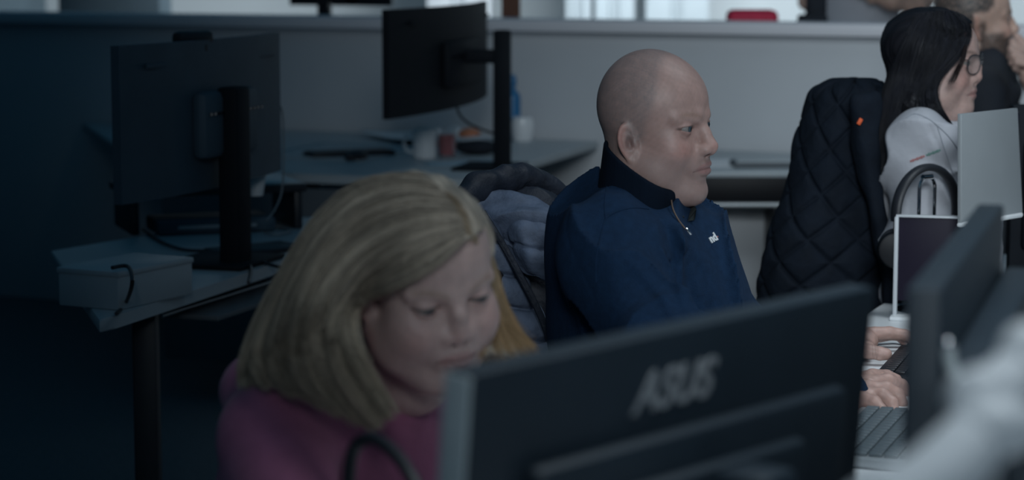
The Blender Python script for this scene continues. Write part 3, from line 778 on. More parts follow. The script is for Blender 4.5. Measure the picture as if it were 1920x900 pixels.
# ================= the man in navy
def man():
    o = dict(HP); o.update(cr=(.085, .077, .087), crc=(-.003, 0, .0285), jowl=.8, jaww=.053, chin=(.078, 0, -.102), chinr=.0205, nose=.1155, nosez=-.029, mouthx=.005, nrad=.0125, brow=1.15, lid=.0042, cheek=.0265, neck=.052, neckx=-.02, ear=.9, earz=-.022, earx=-.003, eary=-.005, lash=.9)
    Rm = rot_head(30, 2, 2)
    org = P(1288, 241, 3.545)-Rm @ np.array((.078, -.0325, 0))
    def hl(v):
        x, y, z = v[:, 0], np.abs(v[:, 1]), v[:, 2]
        top = ss(.052-x-.25*np.clip(z-.06, 0, 1), 0, .02)           # receding front line
        side = ss(z, -.035, -.018)
        front = ss(.034-x+.35*np.clip(z, -.02, .05), 0, .018)
        notear = 1-ss(y, o['cr'][1]-.001, o['cr'][1]+.003)*(z < .03)*(x > -.04)*(x < .02)
        back = ss(-.02-x, 0, .02)*ss(z, -.075, -.05)
        return np.clip(np.maximum(top*side*np.minimum(1, front+ss(z, .06, .09)), back)*notear, 0, 1)*.62
    paint = lambda v: head_paint(v, o, (.40, .262, .232), (.33, .16, .155), (.2, .13, .09), .4, stubble=(.29, .205, .19), scalp=(.20, .168, .166), hairline=hl)
    parts = head_parts(o, Rm, org, paint, (1, .05, -.02), (.045, .075, .10))
    root = person('bald man in a navy quarter-zip pullover sitting at the desk, looking right', (P(1200, 600, 3.62)[0], 3.62, 0))
    # hands on the keyboards
    skin = np.array((.44, .30, .26))
    # far (left) hand : index finger along the top, thumb tucked below
    def W(x, y, D, dz=0):
        p = P(x, y, D); p[2] += dz; return p
    wl = W(1560, 655, 3.93); wr = W(1545, 745, 3.52)
    def lh(p):
        palm = [(W(1560, 645, 3.95), W(1625, 640, 3.93), .023, .020), (W(1600, 636, 3.97), W(1640, 628, 3.97), .02, .015), (W(1595, 655, 3.9), W(1625, 652, 3.9), .02, .014)]
        fing = [([W(1632, 626, 3.95), W(1668, 624, 3.95), W(1697, 628, 3.95), W(1716, 640, 3.94)], [.0125, .011, .0098, .0085]),
                ([W(1635, 632, 3.98), W(1672, 626, 4.0), W(1704, 632, 4.0), W(1724, 648, 4.0)], [.0125, .011, .0098, .0085]),
                ([W(1630, 634, 4.01), W(1664, 624, 4.04), W(1698, 628, 4.04), W(1718, 644, 4.03)], [.012, .0105, .0095, .008]),
                ([W(1622, 634, 4.04), W(1652, 624, 4.07), W(1680, 627, 4.08), W(1695, 640, 4.07)], [.011, .0095, .0085, .0075]),
                ([W(1608, 655, 3.885), W(1630, 659, 3.87), W(1650, 663, 3.865), W(1661, 664, 3.865)], [.014, .0125, .0115, .0105])]
        d = hand_fn(p, None, palm, fing)
        return smin(d, cap(p, W(1500, 655, 3.9), W(1565, 648, 3.94), .029, .025), .015)
    def rh(p):
        palm = [(W(1550, 745, 3.5), W(1618, 738, 3.53), .026, .024), (W(1600, 724, 3.57), W(1640, 722, 3.57), .022, .016), (W(1590, 752, 3.48), W(1622, 748, 3.49), .02, .015)]
        fing = [([W(1632, 722, 3.56), W(1664, 713, 3.58), W(1690, 722, 3.60), W(1702, 736, 3.6)], [.0125, .0115, .010, .0085]),
                ([W(1632, 730, 3.53), W(1662, 728, 3.53), W(1684, 740, 3.53), W(1692, 756, 3.52)], [.0125, .0115, .010, .0085]),
                ([W(1626, 738, 3.50), W(1654, 740, 3.49), W(1672, 754, 3.48), W(1676, 770, 3.475)], [.012, .011, .0095, .0082]),
                ([W(1618, 748, 3.47), W(1640, 754, 3.455), W(1652, 768, 3.445), W(1655, 780, 3.44)], [.0115, .010, .0088, .0078]),
                ([W(1612, 714, 3.60), W(1636, 706, 3.63), W(1662, 706, 3.65), W(1680, 712, 3.66)], [.014, .0125, .011, .0095])]
        d = hand_fn(p, None, palm, fing)
        return smin(d, cap(p, W(1490, 752, 3.46), W(1555, 745, 3.5), .03, .026), .015)
    def hand_col(L, k):
        c = np.tile(skin*(1.05, .98, .97), (len(L), 1)); c *= (1+.06*wav(L.astype('f'), 260)+.05*wav(L.astype('f'), 700, 8, 6))[:, None]; return np.clip(c, 0, 1)
    for fn, c in ((lh, W(1620, 645, 3.93)), (rh, W(1610, 745, 3.53))):
        L, Wd, Q = mesh_sdf('hand', fn, c-(.16, .16, .09), c+(.16, .17, .09), .0022)
        cc = hand_col(L, 0)
        if fn is lh:
            t = W(1659, 660, 3.852); m = np.exp(-(np.linalg.norm((L-t)/(1, 1, .85), axis=1)/.0075)**4)
            cc = cc*(1-.6*m[:, None])+np.array((.62, .42, .38))*.6*m[:, None]
            n1 = W(1642, 659, 3.86)
            for kx in (-4, 0, 4): cc *= (1-.3*np.exp(-((L-W(1640+kx, 659, 3.86)) @ np.array((1, .1, -.1))/.0011)**2)*(np.linalg.norm(L-n1, axis=1) < .015))[:, None]
        parts.append((Wd, Q, cc))
    v, q, c = join_np(parts)
    body = np_mesh('body', v, q, c, M['skin']); local_parent(body, root)
    # ring
    # pullover
    a = R(16); fw = np.array((math.cos(a), -math.sin(a), 0)); rt = np.array((-math.sin(a), -math.cos(a), 0)); up = np.array((0, 0, 1.))
    BR = np.stack([fw, rt, up], 1)
    ch = P(1206, 530, 3.66); be = P(1228, 650, 3.68)
    nk = P(1190, 378, 3.635)
    sR = P(1138, 478, 3.48); sL = P(1266, 462, 3.86)
    eR = P(1238, 655, 3.30); eL = P(1400, 640, 3.90)
    hR = P(1580, 742, 3.5); hL = P(1580, 652, 3.92)
    zc = P(1262, 392, 3.55)
    FL = [[(1252, 408), (1288, 470), (1316, 560), (1325, 640)], [(1226, 415), (1258, 490), (1274, 600)], [(1300, 445), (1342, 520), (1368, 600)], [(1178, 470), (1230, 518), (1262, 592)], [(1275, 425), (1318, 500), (1348, 600)]]
    FL = [[P(x, y, 3.5)[[0, 2]] for x, y in l] for l in FL]
    def folds(p):
        q = p[:, [0, 2]]; out = 0
        for l in FL:
            dm = None
            for a, b in zip(l, l[1:]):
                ab = b-a; t = np.clip(((q-a) @ ab)/(ab @ ab), 0, 1); dd = np.linalg.norm(q-a-t[:, None]*ab, axis=1); dm = dd if dm is None else np.minimum(dm, dd)
            out = out+np.exp(-(dm/.010)**2)
        return out*(p[:, 1] < 3.72)
    def pull(p):
        d = ell(p, ch, (.148, .19, .17), BR)
        d = smin(d, ell(p, be, (.168, .185, .19), BR), .07)
        d = smin(d, ell(p, P(1125, 455, 3.68), (.07, .14, .09), BR), .05)
        d = smin(d, cap(p, sR, sL, .074, .07), .05)
        d = smin(d, cap(p, nk+(0, 0, -.03), ch+(0, 0, .03), .07, .12), .05)
        d = smin(d, cap(p, nk+(-.02, 0, -.005), sR+(.01, 0, -.0), .052, .062), .03)
        d = smin(d, cap(p, nk+(0, 0, -.01), sL, .05, .06), .03)
        arm = smin(cap(p, sR, eR, .073, .060), cap(p, eR, hR, .058, .036), .03)
        armL = smin(cap(p, sL, eL, .07, .056), cap(p, eL, hL, .055, .036), .03)
        d = smin(d, arm, .018); d = smin(d, armL, .02)
        # folds : down the chest, at the elbow and the armpit
        f = fold(p*np.array((1.6, 1.2, .55), 'f'), 26)
        near = np.exp(-((p[:, 2]-1.0)/.16)**2)
        d = d-.014*f*(.3+near)
        f2 = fold(p*np.array((.8, 1, 1.9), 'f'), 24, 5); we = np.exp(-(np.linalg.norm(p-eR, axis=1)/.16)**2)+np.exp(-(np.linalg.norm(p-(sR+(.07, 0, -.06)), axis=1)/.09)**2)*.6
        d = d-.013*f2*we
        d = d-.0075*folds(p)
        # armhole seam
        sd = (p-(sR+fw*.012)) @ np.array((.35, -.62, .70))-.028
        d = d+.0022*np.exp(-(sd/.0028)**2)*(np.linalg.norm(p-sR, axis=1) < .13)
        sd2 = (p-P(1128, 360, 3.55)) @ np.array((.85, .05, -.4)); 
        # neck hole
        d = smax(d, -cap(p, nk+(.0, 0, .0), nk+(.05, 0, .25), .062, .07), .01)
        return d*.9
    sdf_obj('pullover', pull, (-.12, 3.0, .52), (.72, 4.1, 1.24), .0046, M['navy'], root)
    # stand collar: slanted ring round the neck
    c0 = P(1203, 352, 3.603); 
    ax = np.array((.16, -.04, 1.)); ax /= np.linalg.norm(ax)
    pa = P(1124, 262, 3.58); pb = P(1262, 364, 3.52)
    def coll(p):
        q = p-c0; hgt = q @ ax; r = q-hgt[:, None]*ax; u = r @ fw; w_ = r @ rt
        u = u/.72
        rad = np.sqrt(u*u+w_*w_)
        R0 = .0885+.0*hgt+.0015*wav(p, 60)
        sh = np.abs(rad-R0)*.85-.0045
        # top plane through the nape and the throat
        n = np.cross(pb-pa, rt); n = n/np.linalg.norm(n); n = n if n[2] > 0 else -n
        top = (p-pa) @ n.astype('f')+.002*wav(p, 40)
        d = smax(sh, top, .005)
        d = smax(d, -(hgt+.055), .004)
        th = np.arctan2(w_, u)
        rib = .0005*np.cos(th*150)*0
        # opening at the throat
        gap = np.maximum(np.abs(w_-.004)-.010-.15*np.clip(hgt+.06, 0, 1), -(u-.03))
        d = smax(d, -gap, .003)
        return d*.85
    sdf_obj('collar', coll, c0-(.13, .14, .09), c0+(.15, .14, .13), .0022, M['navy2'], root)
    # polo collar points under the zip
    for sgn, pts in ((1, [(1254, 378, 3.545), (1283, 408, 3.535), (1262, 402, 3.53)]), (-1, [(1290, 412, 3.54), (1306, 392, 3.56), (1303, 410, 3.55)])):
        b = MB()
        pv = [P(*t) for t in pts]; pm = P(1272, 372, 3.6) if sgn > 0 else P(1298, 380, 3.6)
        A_ = [b.bm.verts.new(V(t)) for t in (pv+[pm])]; B_ = [b.bm.verts.new(V(t+np.array((0, .006, -.003)))) for t in (pv+[pm])]
        b.bm.faces.new(A_); b.bm.faces.new(B_[::-1])
        for i in range(4): b.bm.faces.new((A_[i], B_[i], B_[(i+1) % 4], A_[(i+1) % 4]))
        ob = b.build('polo_collar', M['polo'], None, False); local_parent(ob, root)
    # zip
    zp = [P(1259, 376, 3.535), P(1262, 392, 3.515), P(1272, 412, 3.50), P(1286, 430, 3.49), P(1294, 440, 3.485)]
    ob = MB().tube(smooth_curve(zp, 16), .0013, 6).build('zip', M['zip'], None); local_parent(ob, root)
    ob = MB().box(P(1291, 434, 3.478), (.004, .002, .013), .0008, Matrix.Rotation(-.6, 3, 'Y')).build('zip_pull', M['chrome'], ob); ob.matrix_world = Matrix.Identity(4); ob.location = (0, 0, 0)
    return root, o, Rm, org, fw, rt
man_root, man_o, man_R, man_org, man_fw, man_rt = man()
# ================= the blonde woman
def drop(root, name, arrs, m):
    o = np_mesh(name, arrs[0], arrs[1], arrs[2], m); local_parent(o, root); return o
def scalp_shell(root, o, Rm, org, off, col, region, mname='hair_cap', var=.25, h=.003):
    def fn(p):
        d = head_fn(p, oo)-off-.0014*wav(p*np.array((.35, 1.6, .35), 'f'), 420)
        return smax(d, region(p), .008)
    oo = dict(o); oo['ear'] = 0
    L, W, Q = mesh_sdf('cap', fn, (-.14, -.11, -.12), (.12, .11, .16), h, xf=(Rm, org))
    c = np.tile(np.array(col), (len(L), 1))*(1+var*wav((L*np.array((.4, 1.5, .4))).astype('f'), 330))[:, None]
    return W, Q, np.clip(c, 0, 1)
def front_woman():
    o = dict(HP); o.update(cr=(.088, .070, .079), crc=(-.01, 0, .026), eary=.001, nose=.104, nosez=-.031, nrad=.0112, chin=(.068, 0, -.097), chinr=.018, brow=.6, lid=.0030, lash=1.3, lipmix=.45, cheek=.032, jowl=.5, jaww=.05, neck=.046, neckz=-.16)
    Rm = rot_head(61, 19, 9)
    org = P(801, 579, 2.535)-Rm @ np.array((.078, -.0325, 0))
    paint = lambda v: head_paint(v, o, (.56, .40, .37), (.40, .17, .17), (.30, .2, .13), .5, flush=(1.08, .78, .76))
    parts = head_parts(o, Rm, org, paint, (1, .05, -.5), (.05, .05, .06), h=.0017)
    root = person('blonde woman in a plum hooded top bent over her work, looking down', (-.2, 2.72, 0))
    # hidden upper body of skin under the top, hands on the desk behind the monitor
    v, q, c = join_np(parts); b = np_mesh('body', v, q, c, M['skin']); local_parent(b, root)
    # top
    a = R(46); fw = np.array((math.cos(a), -math.sin(a), 0)); rt = np.array((-math.sin(a), -math.cos(a), 0)); BR = np.stack([fw, rt, (0, 0, 1)], 1)
    nk = P(650, 742, 2.72); sR = P(520, 832, 2.62); sL = P(800, 800, 2.9); ch = P(650, 930, 2.74); be = P(640, 1150, 2.76)
    eR = P(540, 1080, 2.42); wR = P(780, 1085, 2.33); eL = P(900, 1020, 2.8); wL = P(950, 1090, 2.45)
    def top(p):
        d = ell(p, ch, (.12, .17, .16), BR); d = smin(d, ell(p, be, (.13, .16, .2), BR), .06)
        d = smin(d, cap(p, nk+(0, 0, -.03), sR, .05, .062), .04); d = smin(d, cap(p, nk+(0, 0, -.03), sL, .05, .06), .04)
        d = smin(d, smin(cap(p, sR, eR, .062, .05), cap(p, eR, wR, .048, .033), .03), .02)
        d = smin(d, smin(cap(p, sL, eL, .062, .05), cap(p, eL, wL, .048, .033), .03), .02)
        d = smin(d, ell(p, P(560, 725, 2.74), (.085, .1, .06), BR), .03)      # hood lying on the back
        d = d-.008*fold(p*np.array((1, 1, .6), 'f'), 26, 2)
        return d*.9
    sdf_obj('hooded_top', top, (-.75, 2.1, .45), (.2, 3.1, 1.25), .006, M['pink'], root)
    def hands(p):
        d = None
        for wr, dr in ((wR, fw), (wL, fw)):
            palm = [(wr, wr+dr*.09, .024, .02)]
            si = np.array((-dr[1], dr[0], 0)); fing = []
            for k, L_ in zip((-1.5, -.5, .5, 1.5), (.07, .078, .074, .058)):
                s = wr+dr*.08+si*k*.018; fing.append(([s, s+dr*L_*.5+(0, 0, .008), s+dr*L_-np.array((0, 0, .012))], [.009, .008, .0065]))
            s = wr+dr*.03-si*.02; fing.append(([s, s+dr*.03-si*.02, s+dr*.055-si*.022], [.011, .01, .008]))
            h = hand_fn(p, None, palm, fing); d = h if d is None else np.minimum(d, h)
        return d
    # hair
    sn = snapper(dict(o, ear=0), Rm, org, .016)
    HC = (.41, .35, .285); 
    cen = org+Rm @ np.array((-.01, 0, .02))
    def reg(p):
        x, y, z = p[:, 0], p[:, 1], p[:, 2]
        top_ = .074-z; side = np.maximum(x-.038, .02-z); back = x+.022
        return smin(smin(top_, side, .015), back, .012)
    shell = scalp_shell(root, o, Rm, org, .0085, HC, reg)
    def gl(seq, Ds): return [sn(x, y, D) for (x, y), D in zip(seq, Ds)]
    def mk(seq, Ds, nfall):
        """first points lie on the scalp, the last nfall hang free at the given depth"""
        out = []
        n = len(seq)
        for i, ((x, y), D) in enumerate(zip(seq, Ds)):
            out.append(sn(x, y, D) if i < n-nfall else P(x, y, D))
        return out
    A_ = [
     mk([(868, 446), (838, 482), (790, 515), (735, 541), (695, 553), (668, 556), (652, 590), (655, 640), (680, 700), (728, 770)], [2.55, 2.52, 2.5, 2.49, 2.49, 2.5, 2.50, 2.50, 2.49, 2.48], 4),
     mk([(866, 432), (820, 452), (765, 480), (705, 515), (665, 540), (640, 570), (628, 615), (635, 670), (668, 730), (716, 786)], [2.55, 2.52, 2.5, 2.49, 2.49, 2.5, 2.495, 2.49, 2.485, 2.48], 4),
     mk([(862, 415), (805, 415), (740, 435), (680, 475), (635, 520), (610, 570), (598, 625), (600, 680), (630, 735), (690, 782)], [2.56, 2.53, 2.51, 2.5, 2.5, 2.5, 2.5, 2.495, 2.49, 2.49], 4),
     mk([(850, 392), (785, 382), (715, 400), (650, 445), (606, 500), (580, 555), (565, 610), (560, 670), (575, 725), (640, 768)], [2.57, 2.54, 2.52, 2.52, 2.52, 2.52, 2.52, 2.52, 2.51, 2.5], 4),
     mk([(832, 368), (765, 355), (695, 372), (632, 420), (588, 480), (558, 540), (535, 600), (522, 655), (525, 705), (575, 745)], [2.58, 2.56, 2.55, 2.55, 2.55, 2.55, 2.55, 2.55, 2.54, 2.53], 4),
     mk([(808, 347), (742, 338), (675, 353), (615, 400), (572, 465), (540, 530), (512, 590), (490, 645), (480, 690), (505, 725)], [2.6, 2.6, 2.6, 2.6, 2.6, 2.6, 2.6, 2.59, 2.58, 2.57], 4),
     mk([(785, 333), (720, 330), (655, 347), (602, 395), (560, 465), (528, 525), (500, 580), (478, 635), (464, 680), (468, 708)], [2.63, 2.63, 2.63, 2.64, 2.65, 2.65, 2.65, 2.65, 2.65, 2.64], 5),
    ]
    B_ = [
     mk([(856, 414), (884, 440), (898, 482), (900, 530), (900, 570), (897, 605), (892, 640), (885, 668)], [2.56, 2.57, 2.58, 2.6, 2.6, 2.6, 2.6, 2.6], 6),
     mk([(852, 400), (886, 428), (904, 470), (910, 522), (914, 565), (920, 600), (930, 640), (945, 668)], [2.58, 2.6, 2.61, 2.62, 2.62, 2.62, 2.62, 2.61], 6),
     mk([(845, 384), (882, 412), (906, 458), (915, 512), (924, 560), (938, 600), (958, 640), (985, 668)], [2.6, 2.62, 2.64, 2.66, 2.67, 2.68, 2.68, 2.68], 6),
     mk([(832, 364), (868, 386), (897, 428), (913, 488), (925, 540), (945, 590), (970, 630), (1000, 655)], [2.64, 2.67, 2.7, 2.72, 2.73, 2.73, 2.73, 2.73], 6),
    ]
    A_ = [np.array(g) for g in A_]; B_ = [np.array(g) for g in B_]
    # smooth the snapped parts
    for S in (A_, B_):
        for g in S:
            g[1:-1] = .5*g[1:-1]+.25*(g[:-2]+g[2:])
    inw = cen
    arr = [shell, sheet(A_, .012, inw, HC, streak=.0016), sheet(B_, .008, inw, HC, streak=.0012)]
    arr.append(strands(A_, 5200, rad=.00042, col=HC, var=.4, off=(-.001, .005), inward=inw, jit=.0022, ext=(.9, 1.06), clump=8, tipvar=(.43, .365, .28)))
    arr.append(strands(B_, 1500, rad=.0004, col=(.43, .345, .255), var=.3, off=(-.001, .004), inward=inw, jit=.0025, ext=(.85, 1.08), clump=8, tipvar=(.62, .42, .23)))
    v = []; q = []; c = []; n = 0
    for a1, a2, a3 in arr: v.append(a1); q.append(a2+n); c.append(a3); n += len(a1)
    drop(root, 'hair', (np.concatenate(v), np.concatenate(q), np.concatenate(c)), M['hair'])
    return root
front_woman()

# ================= the dark haired woman with glasses
def right_woman():
    o = dict(HP); o.update(cr=(.088, .073, .072), crc=(-.012, 0, .022), fz=.024, nose=.106, nosez=-.027, nrad=.0115, chin=(.077, 0, -.092), chinr=.019, brow=.6, lid=.0042, cheek=.027, jowl=.6, neck=.047, neckz=-.15, ear=0)
    Rm = rot_head(24, 5, 0)
    org = P(1812, 118, 4.62)-Rm @ np.array((.078, -.0325, 0))
    paint = lambda v: head_paint(v, o, (.51, .345, .305), (.38, .17, .165), (.08, .05, .04), .55)
    parts = head_parts(o, Rm, org, paint, (1, 0, -.12), (.08, .06, .04), h=.0022)
    root = person('woman with long dark hair in a white shirt, seen in profile beside the silver display', (P(1740, 500, 4.72)[0], 4.72, 0))
    v, q, c = join_np(parts); b = np_mesh('body', v, q, c, M['skin']); local_parent(b, root)
    a = R(8); fw = np.array((math.cos(a), -math.sin(a), 0)); rt = np.array((-math.sin(a), -math.cos(a), 0)); BR = np.stack([fw, rt, (0, 0, 1)], 1)
    nk = P(1752, 232, 4.72); sR = P(1724, 268, 4.57); sL = P(1765, 275, 4.9); ch = P(1745, 350, 4.72); be = P(1745, 480, 4.72)
    eR = P(1716, 450, 4.56); wR = P(1790, 540, 4.46); eL = P(1775, 455, 4.92); wL = P(1800, 540, 4.8)
    def top(p):
        d = ell(p, ch, (.125, .17, .15), BR); d = smin(d, ell(p, be, (.13, .165, .18), BR), .05)
        d = smin(d, cap(p, nk+(0, 0, -.02), sR, .05, .062), .04); d = smin(d, cap(p, nk+(0, 0, -.02), sL, .05, .06), .04)
        d = smin(d, smin(cap(p, sR, eR, .066, .056), cap(p, eR, wR, .054, .038), .02), .012)
        d = smin(d, smin(cap(p, sL, eL, .062, .05), cap(p, eL, wL, .048, .033), .03), .02)
        d = smin(d, chain(p, [P(1706, 232, 4.62), P(1730, 240, 4.54), P(1768, 272, 4.52), P(1788, 305, 4.53)], [.034, .037, .034, .03], .02), .02)
        sm_ = (p-P(1752, 262, 4.5)) @ np.array((.9, .1, .42)); d = d+.003*np.exp(-(sm_/.003)**2)*(p[:, 1] < 4.56)
        d = d-.014*fold(p*np.array((.9, 1, 1.5), 'f'), 26, 4)*np.clip(.5+(1.12-p[:, 2])*5, .3, 1.2)
        d = smax(d, -cap(p, nk+(.01, 0, -.005), nk+(.04, 0, .2), .052, .06), .01)
        return d*.9
    sdf_obj('shirt', top, (.5, 4.2, .5), (1.15, 5.15, 1.25), .005, M['shirt'], root)
    # collar of the shirt
    c0 = P(1758, 232, 4.7)
    def coll(p):
        q = p-c0; r = np.sqrt((q @ fw)**2/1.15+(q @ rt)**2); hz = q[:, 2]-.25*(-(q @ fw))
        d = np.abs(r-(.064+.25*np.clip(.03-hz, 0, .1)))-.0035
        d = smax(d, np.abs(hz-.0)-.034, .004)
        gap = np.maximum(np.abs(q @ rt)-.02, -(q @ fw)); return smax(d, -gap, .003)*.8
    sdf_obj('collar', coll, c0-(.12, .12, .08), c0+(.12, .12, .09), .003, M['shirt'], root)
    # small embroidered line on the upper sleeve: red then green stitches
    A1 = P(1706, 303, 4.40); B1 = P(1764, 281, 4.46)
    def surf(p0):
        # push the point back until it meets the sleeve
        d = p0-np.array((0, 0, CAMZ)); d /= np.linalg.norm(d); t = np.linspace(-.1, .35, 500); W = p0+t[:, None]*d; f = top(W.astype('f')); k = int(np.argmax(f < .001)); return W[k]
    for nm, mm, (t0, t1), nn in (('red_stitching', M['stitch_red'], (0, .48), 7), ('green_stitching', M['stitch_green'], (.52, 1), 7)):
        b = MB()
        for i in range(nn):
            t = t0+(t1-t0)*(i+.5)/nn; c_ = surf(A1+(B1-A1)*t); b.box(c_, (.004, .0012, .0042+.0016*(i % 2)), .0005, Matrix.Rotation(-.35, 3, 'Y'))
        ob = b.build(nm, mm, None); local_parent(ob, root)
    # hair
    sn = snapper(dict(o, ear=0), Rm, org, .014); HC = (.011, .011, .015)
    cen = org+Rm @ np.array((-.01, 0, .02))
    def reg(p):
        x, z = p[:, 0], p[:, 2]
        return smin(smin(.070-z+.25*np.clip(x-.05, 0, 1), np.maximum(x-.03, -.005-z), .015), x+.02, .012)
    shell = scalp_shell(root, o, Rm, org, .008, HC, reg)
    def mk(seq, Ds, nfall):
        n = len(seq); return np.array([sn(x, y, D) if i < n-nfall else P(x, y, D) for i, ((x, y), D) in enumerate(zip(seq, Ds))])
    N_ = 4.54
    A_ = [
     mk([(1790, 26), (1816, 42), (1825, 62), (1813, 90), (1788, 118), (1766, 136), (1757, 156), (1755, 182), (1765, 206), (1786, 238), (1804, 266)], [4.62, 4.58, 4.55, 4.54, 4.53, 4.535, 4.54, 4.545, 4.55, 4.57, 4.59], 4),
     mk([(1780, 23), (1798, 42), (1802, 66), (1792, 94), (1770, 120), (1752, 140), (1744, 162), (1744, 188), (1754, 214), (1776, 244), (1798, 270)], [4.62, 4.58, 4.55, 4.54, 4.53, 4.535, 4.54, 4.545, 4.55, 4.57, 4.59], 4),
     mk([(1766, 23), (1770, 48), (1766, 85), (1750, 120), (1734, 150), (1726, 180), (1730, 208), (1746, 232), (1772, 255)], [4.62, 4.58, 4.55, 4.54, 4.54, 4.54, 4.545, 4.565, 4.59], 3),
     mk([(1752, 24), (1745, 50), (1735, 90), (1724, 130), (1714, 160), (1706, 180), (1700, 190), (1694, 215), (1690, 240)], [4.62, 4.59, 4.56, 4.55, 4.55, 4.55, 4.56, 4.58, 4.61], 3),
     mk([(1738, 26), (1724, 52), (1710, 90), (1699, 130), (1690, 165), (1682, 200), (1675, 235), (1666, 275), (1658, 320)], [4.63, 4.61, 4.59, 4.58, 4.58, 4.58, 4.58, 4.58, 4.58], 4),
     mk([(1725, 30), (1706, 55), (1690, 92), (1678, 130), (1668, 168), (1660, 205), (1654, 245), (1648, 290), (1643, 345)], [4.66, 4.66, 4.65, 4.64, 4.64, 4.63, 4.63, 4.62, 4.62], 5),
     mk([(1730, 30), (1702, 52), (1684, 90), (1671, 130), (1662, 168), (1653, 205), (1646, 245), (1641, 290), (1636, 340)], [4.72, 4.72, 4.72, 4.72, 4.72, 4.72, 4.71, 4.7, 4.7], 7),
    ]
    for g in A_: g[1:-1] = .5*g[1:-1]+.25*(g[:-2]+g[2:])
    arr = [shell, sheet(A_, .012, cen, HC, streak=.0016, taper=.001), strands(A_, 3600, rad=.0005, col=(.011, .012, .018), var=.4, off=(-.001, .004), inward=cen, jit=.002, ext=(.9, 1.05), clump=7)]
    w_ = [mk([(1806, 62), (1808, 88), (1803, 112), (1793, 135), (1783, 156)], [4.53, 4.52, 4.51, 4.52, 4.52], 3), mk([(1812, 62), (1812, 88), (1806, 112), (1795, 136), (1784, 157)], [4.53, 4.52, 4.51, 4.52, 4.52], 3)]
    arr.append(strands(w_, 60, rad=.0006, col=(.03, .02, .02), var=.3, off=(0, .002), inward=cen, jit=.0012, ext=(.9, 1), clump=4))
    v = []; q = []; c = []; n = 0
    for a1, a2, a3 in arr: v.append(a1); q.append(a2+n); c.append(a3); n += len(a1)
    drop(root, 'hair', (np.concatenate(v), np.concatenate(q), np.concatenate(c)), M['hair'])
    # glasses: worn, so part of her outfit
    g = thing('glasses', 'thin dark metal glasses worn by the long-haired woman', 'glasses', org)
    Mx = Matrix([list(r) for r in Rm.tolist()]); 
    def tl(pts): return [Mx @ Vector(t) for t in pts]
    fr = MB()
    for s in (1, -1):
        rim = []
        for k in range(28):
            t = k*2*math.pi/28; yy = math.cos(t)*.0245; zz = math.sin(t)*.0205
            yy = math.copysign(abs(math.cos(t))**.8*.0245, math.cos(t)); zz = math.copysign(abs(math.sin(t))**.8*.0205, math.sin(t))*(1.05 if zz < 0 else .85)
            rim.append((.1005-abs(yy*s+.034)*.0-.30*(abs(s*.034+yy)-.012), s*.034+yy, .000+zz))
        ob = MB().tube(tl(rim), .0014, 6, closed=True).build('rim', M['black'], g)
        b = MB(); vs = [b.bm.verts.new(t) for t in tl([(x, y, z) for x, y, z in rim])]; b.bm.faces.new(vs)
        L_ = b.build('lens', M['glass'], ob, False); sm = L_.modifiers.new('thickness', 'SOLIDIFY'); sm.thickness = .0015
        MB().tube(tl([(.0875, s*.058, .008), (.078, s*.067, .008), (.04, s*.0745, .004), (-.005, s*.077, .001), (-.03, s*.074, -.014)]), .0012, 6).build('temple', M['black'], g)
    MB().tube(tl([(.1, .011, .005), (.103, .004, .009), (.103, -.004, .009), (.1, -.011, .005)]), .0011, 6).build('bridge', M['black'], g)
    return root, fw
rw, rw_fw = right_woman()

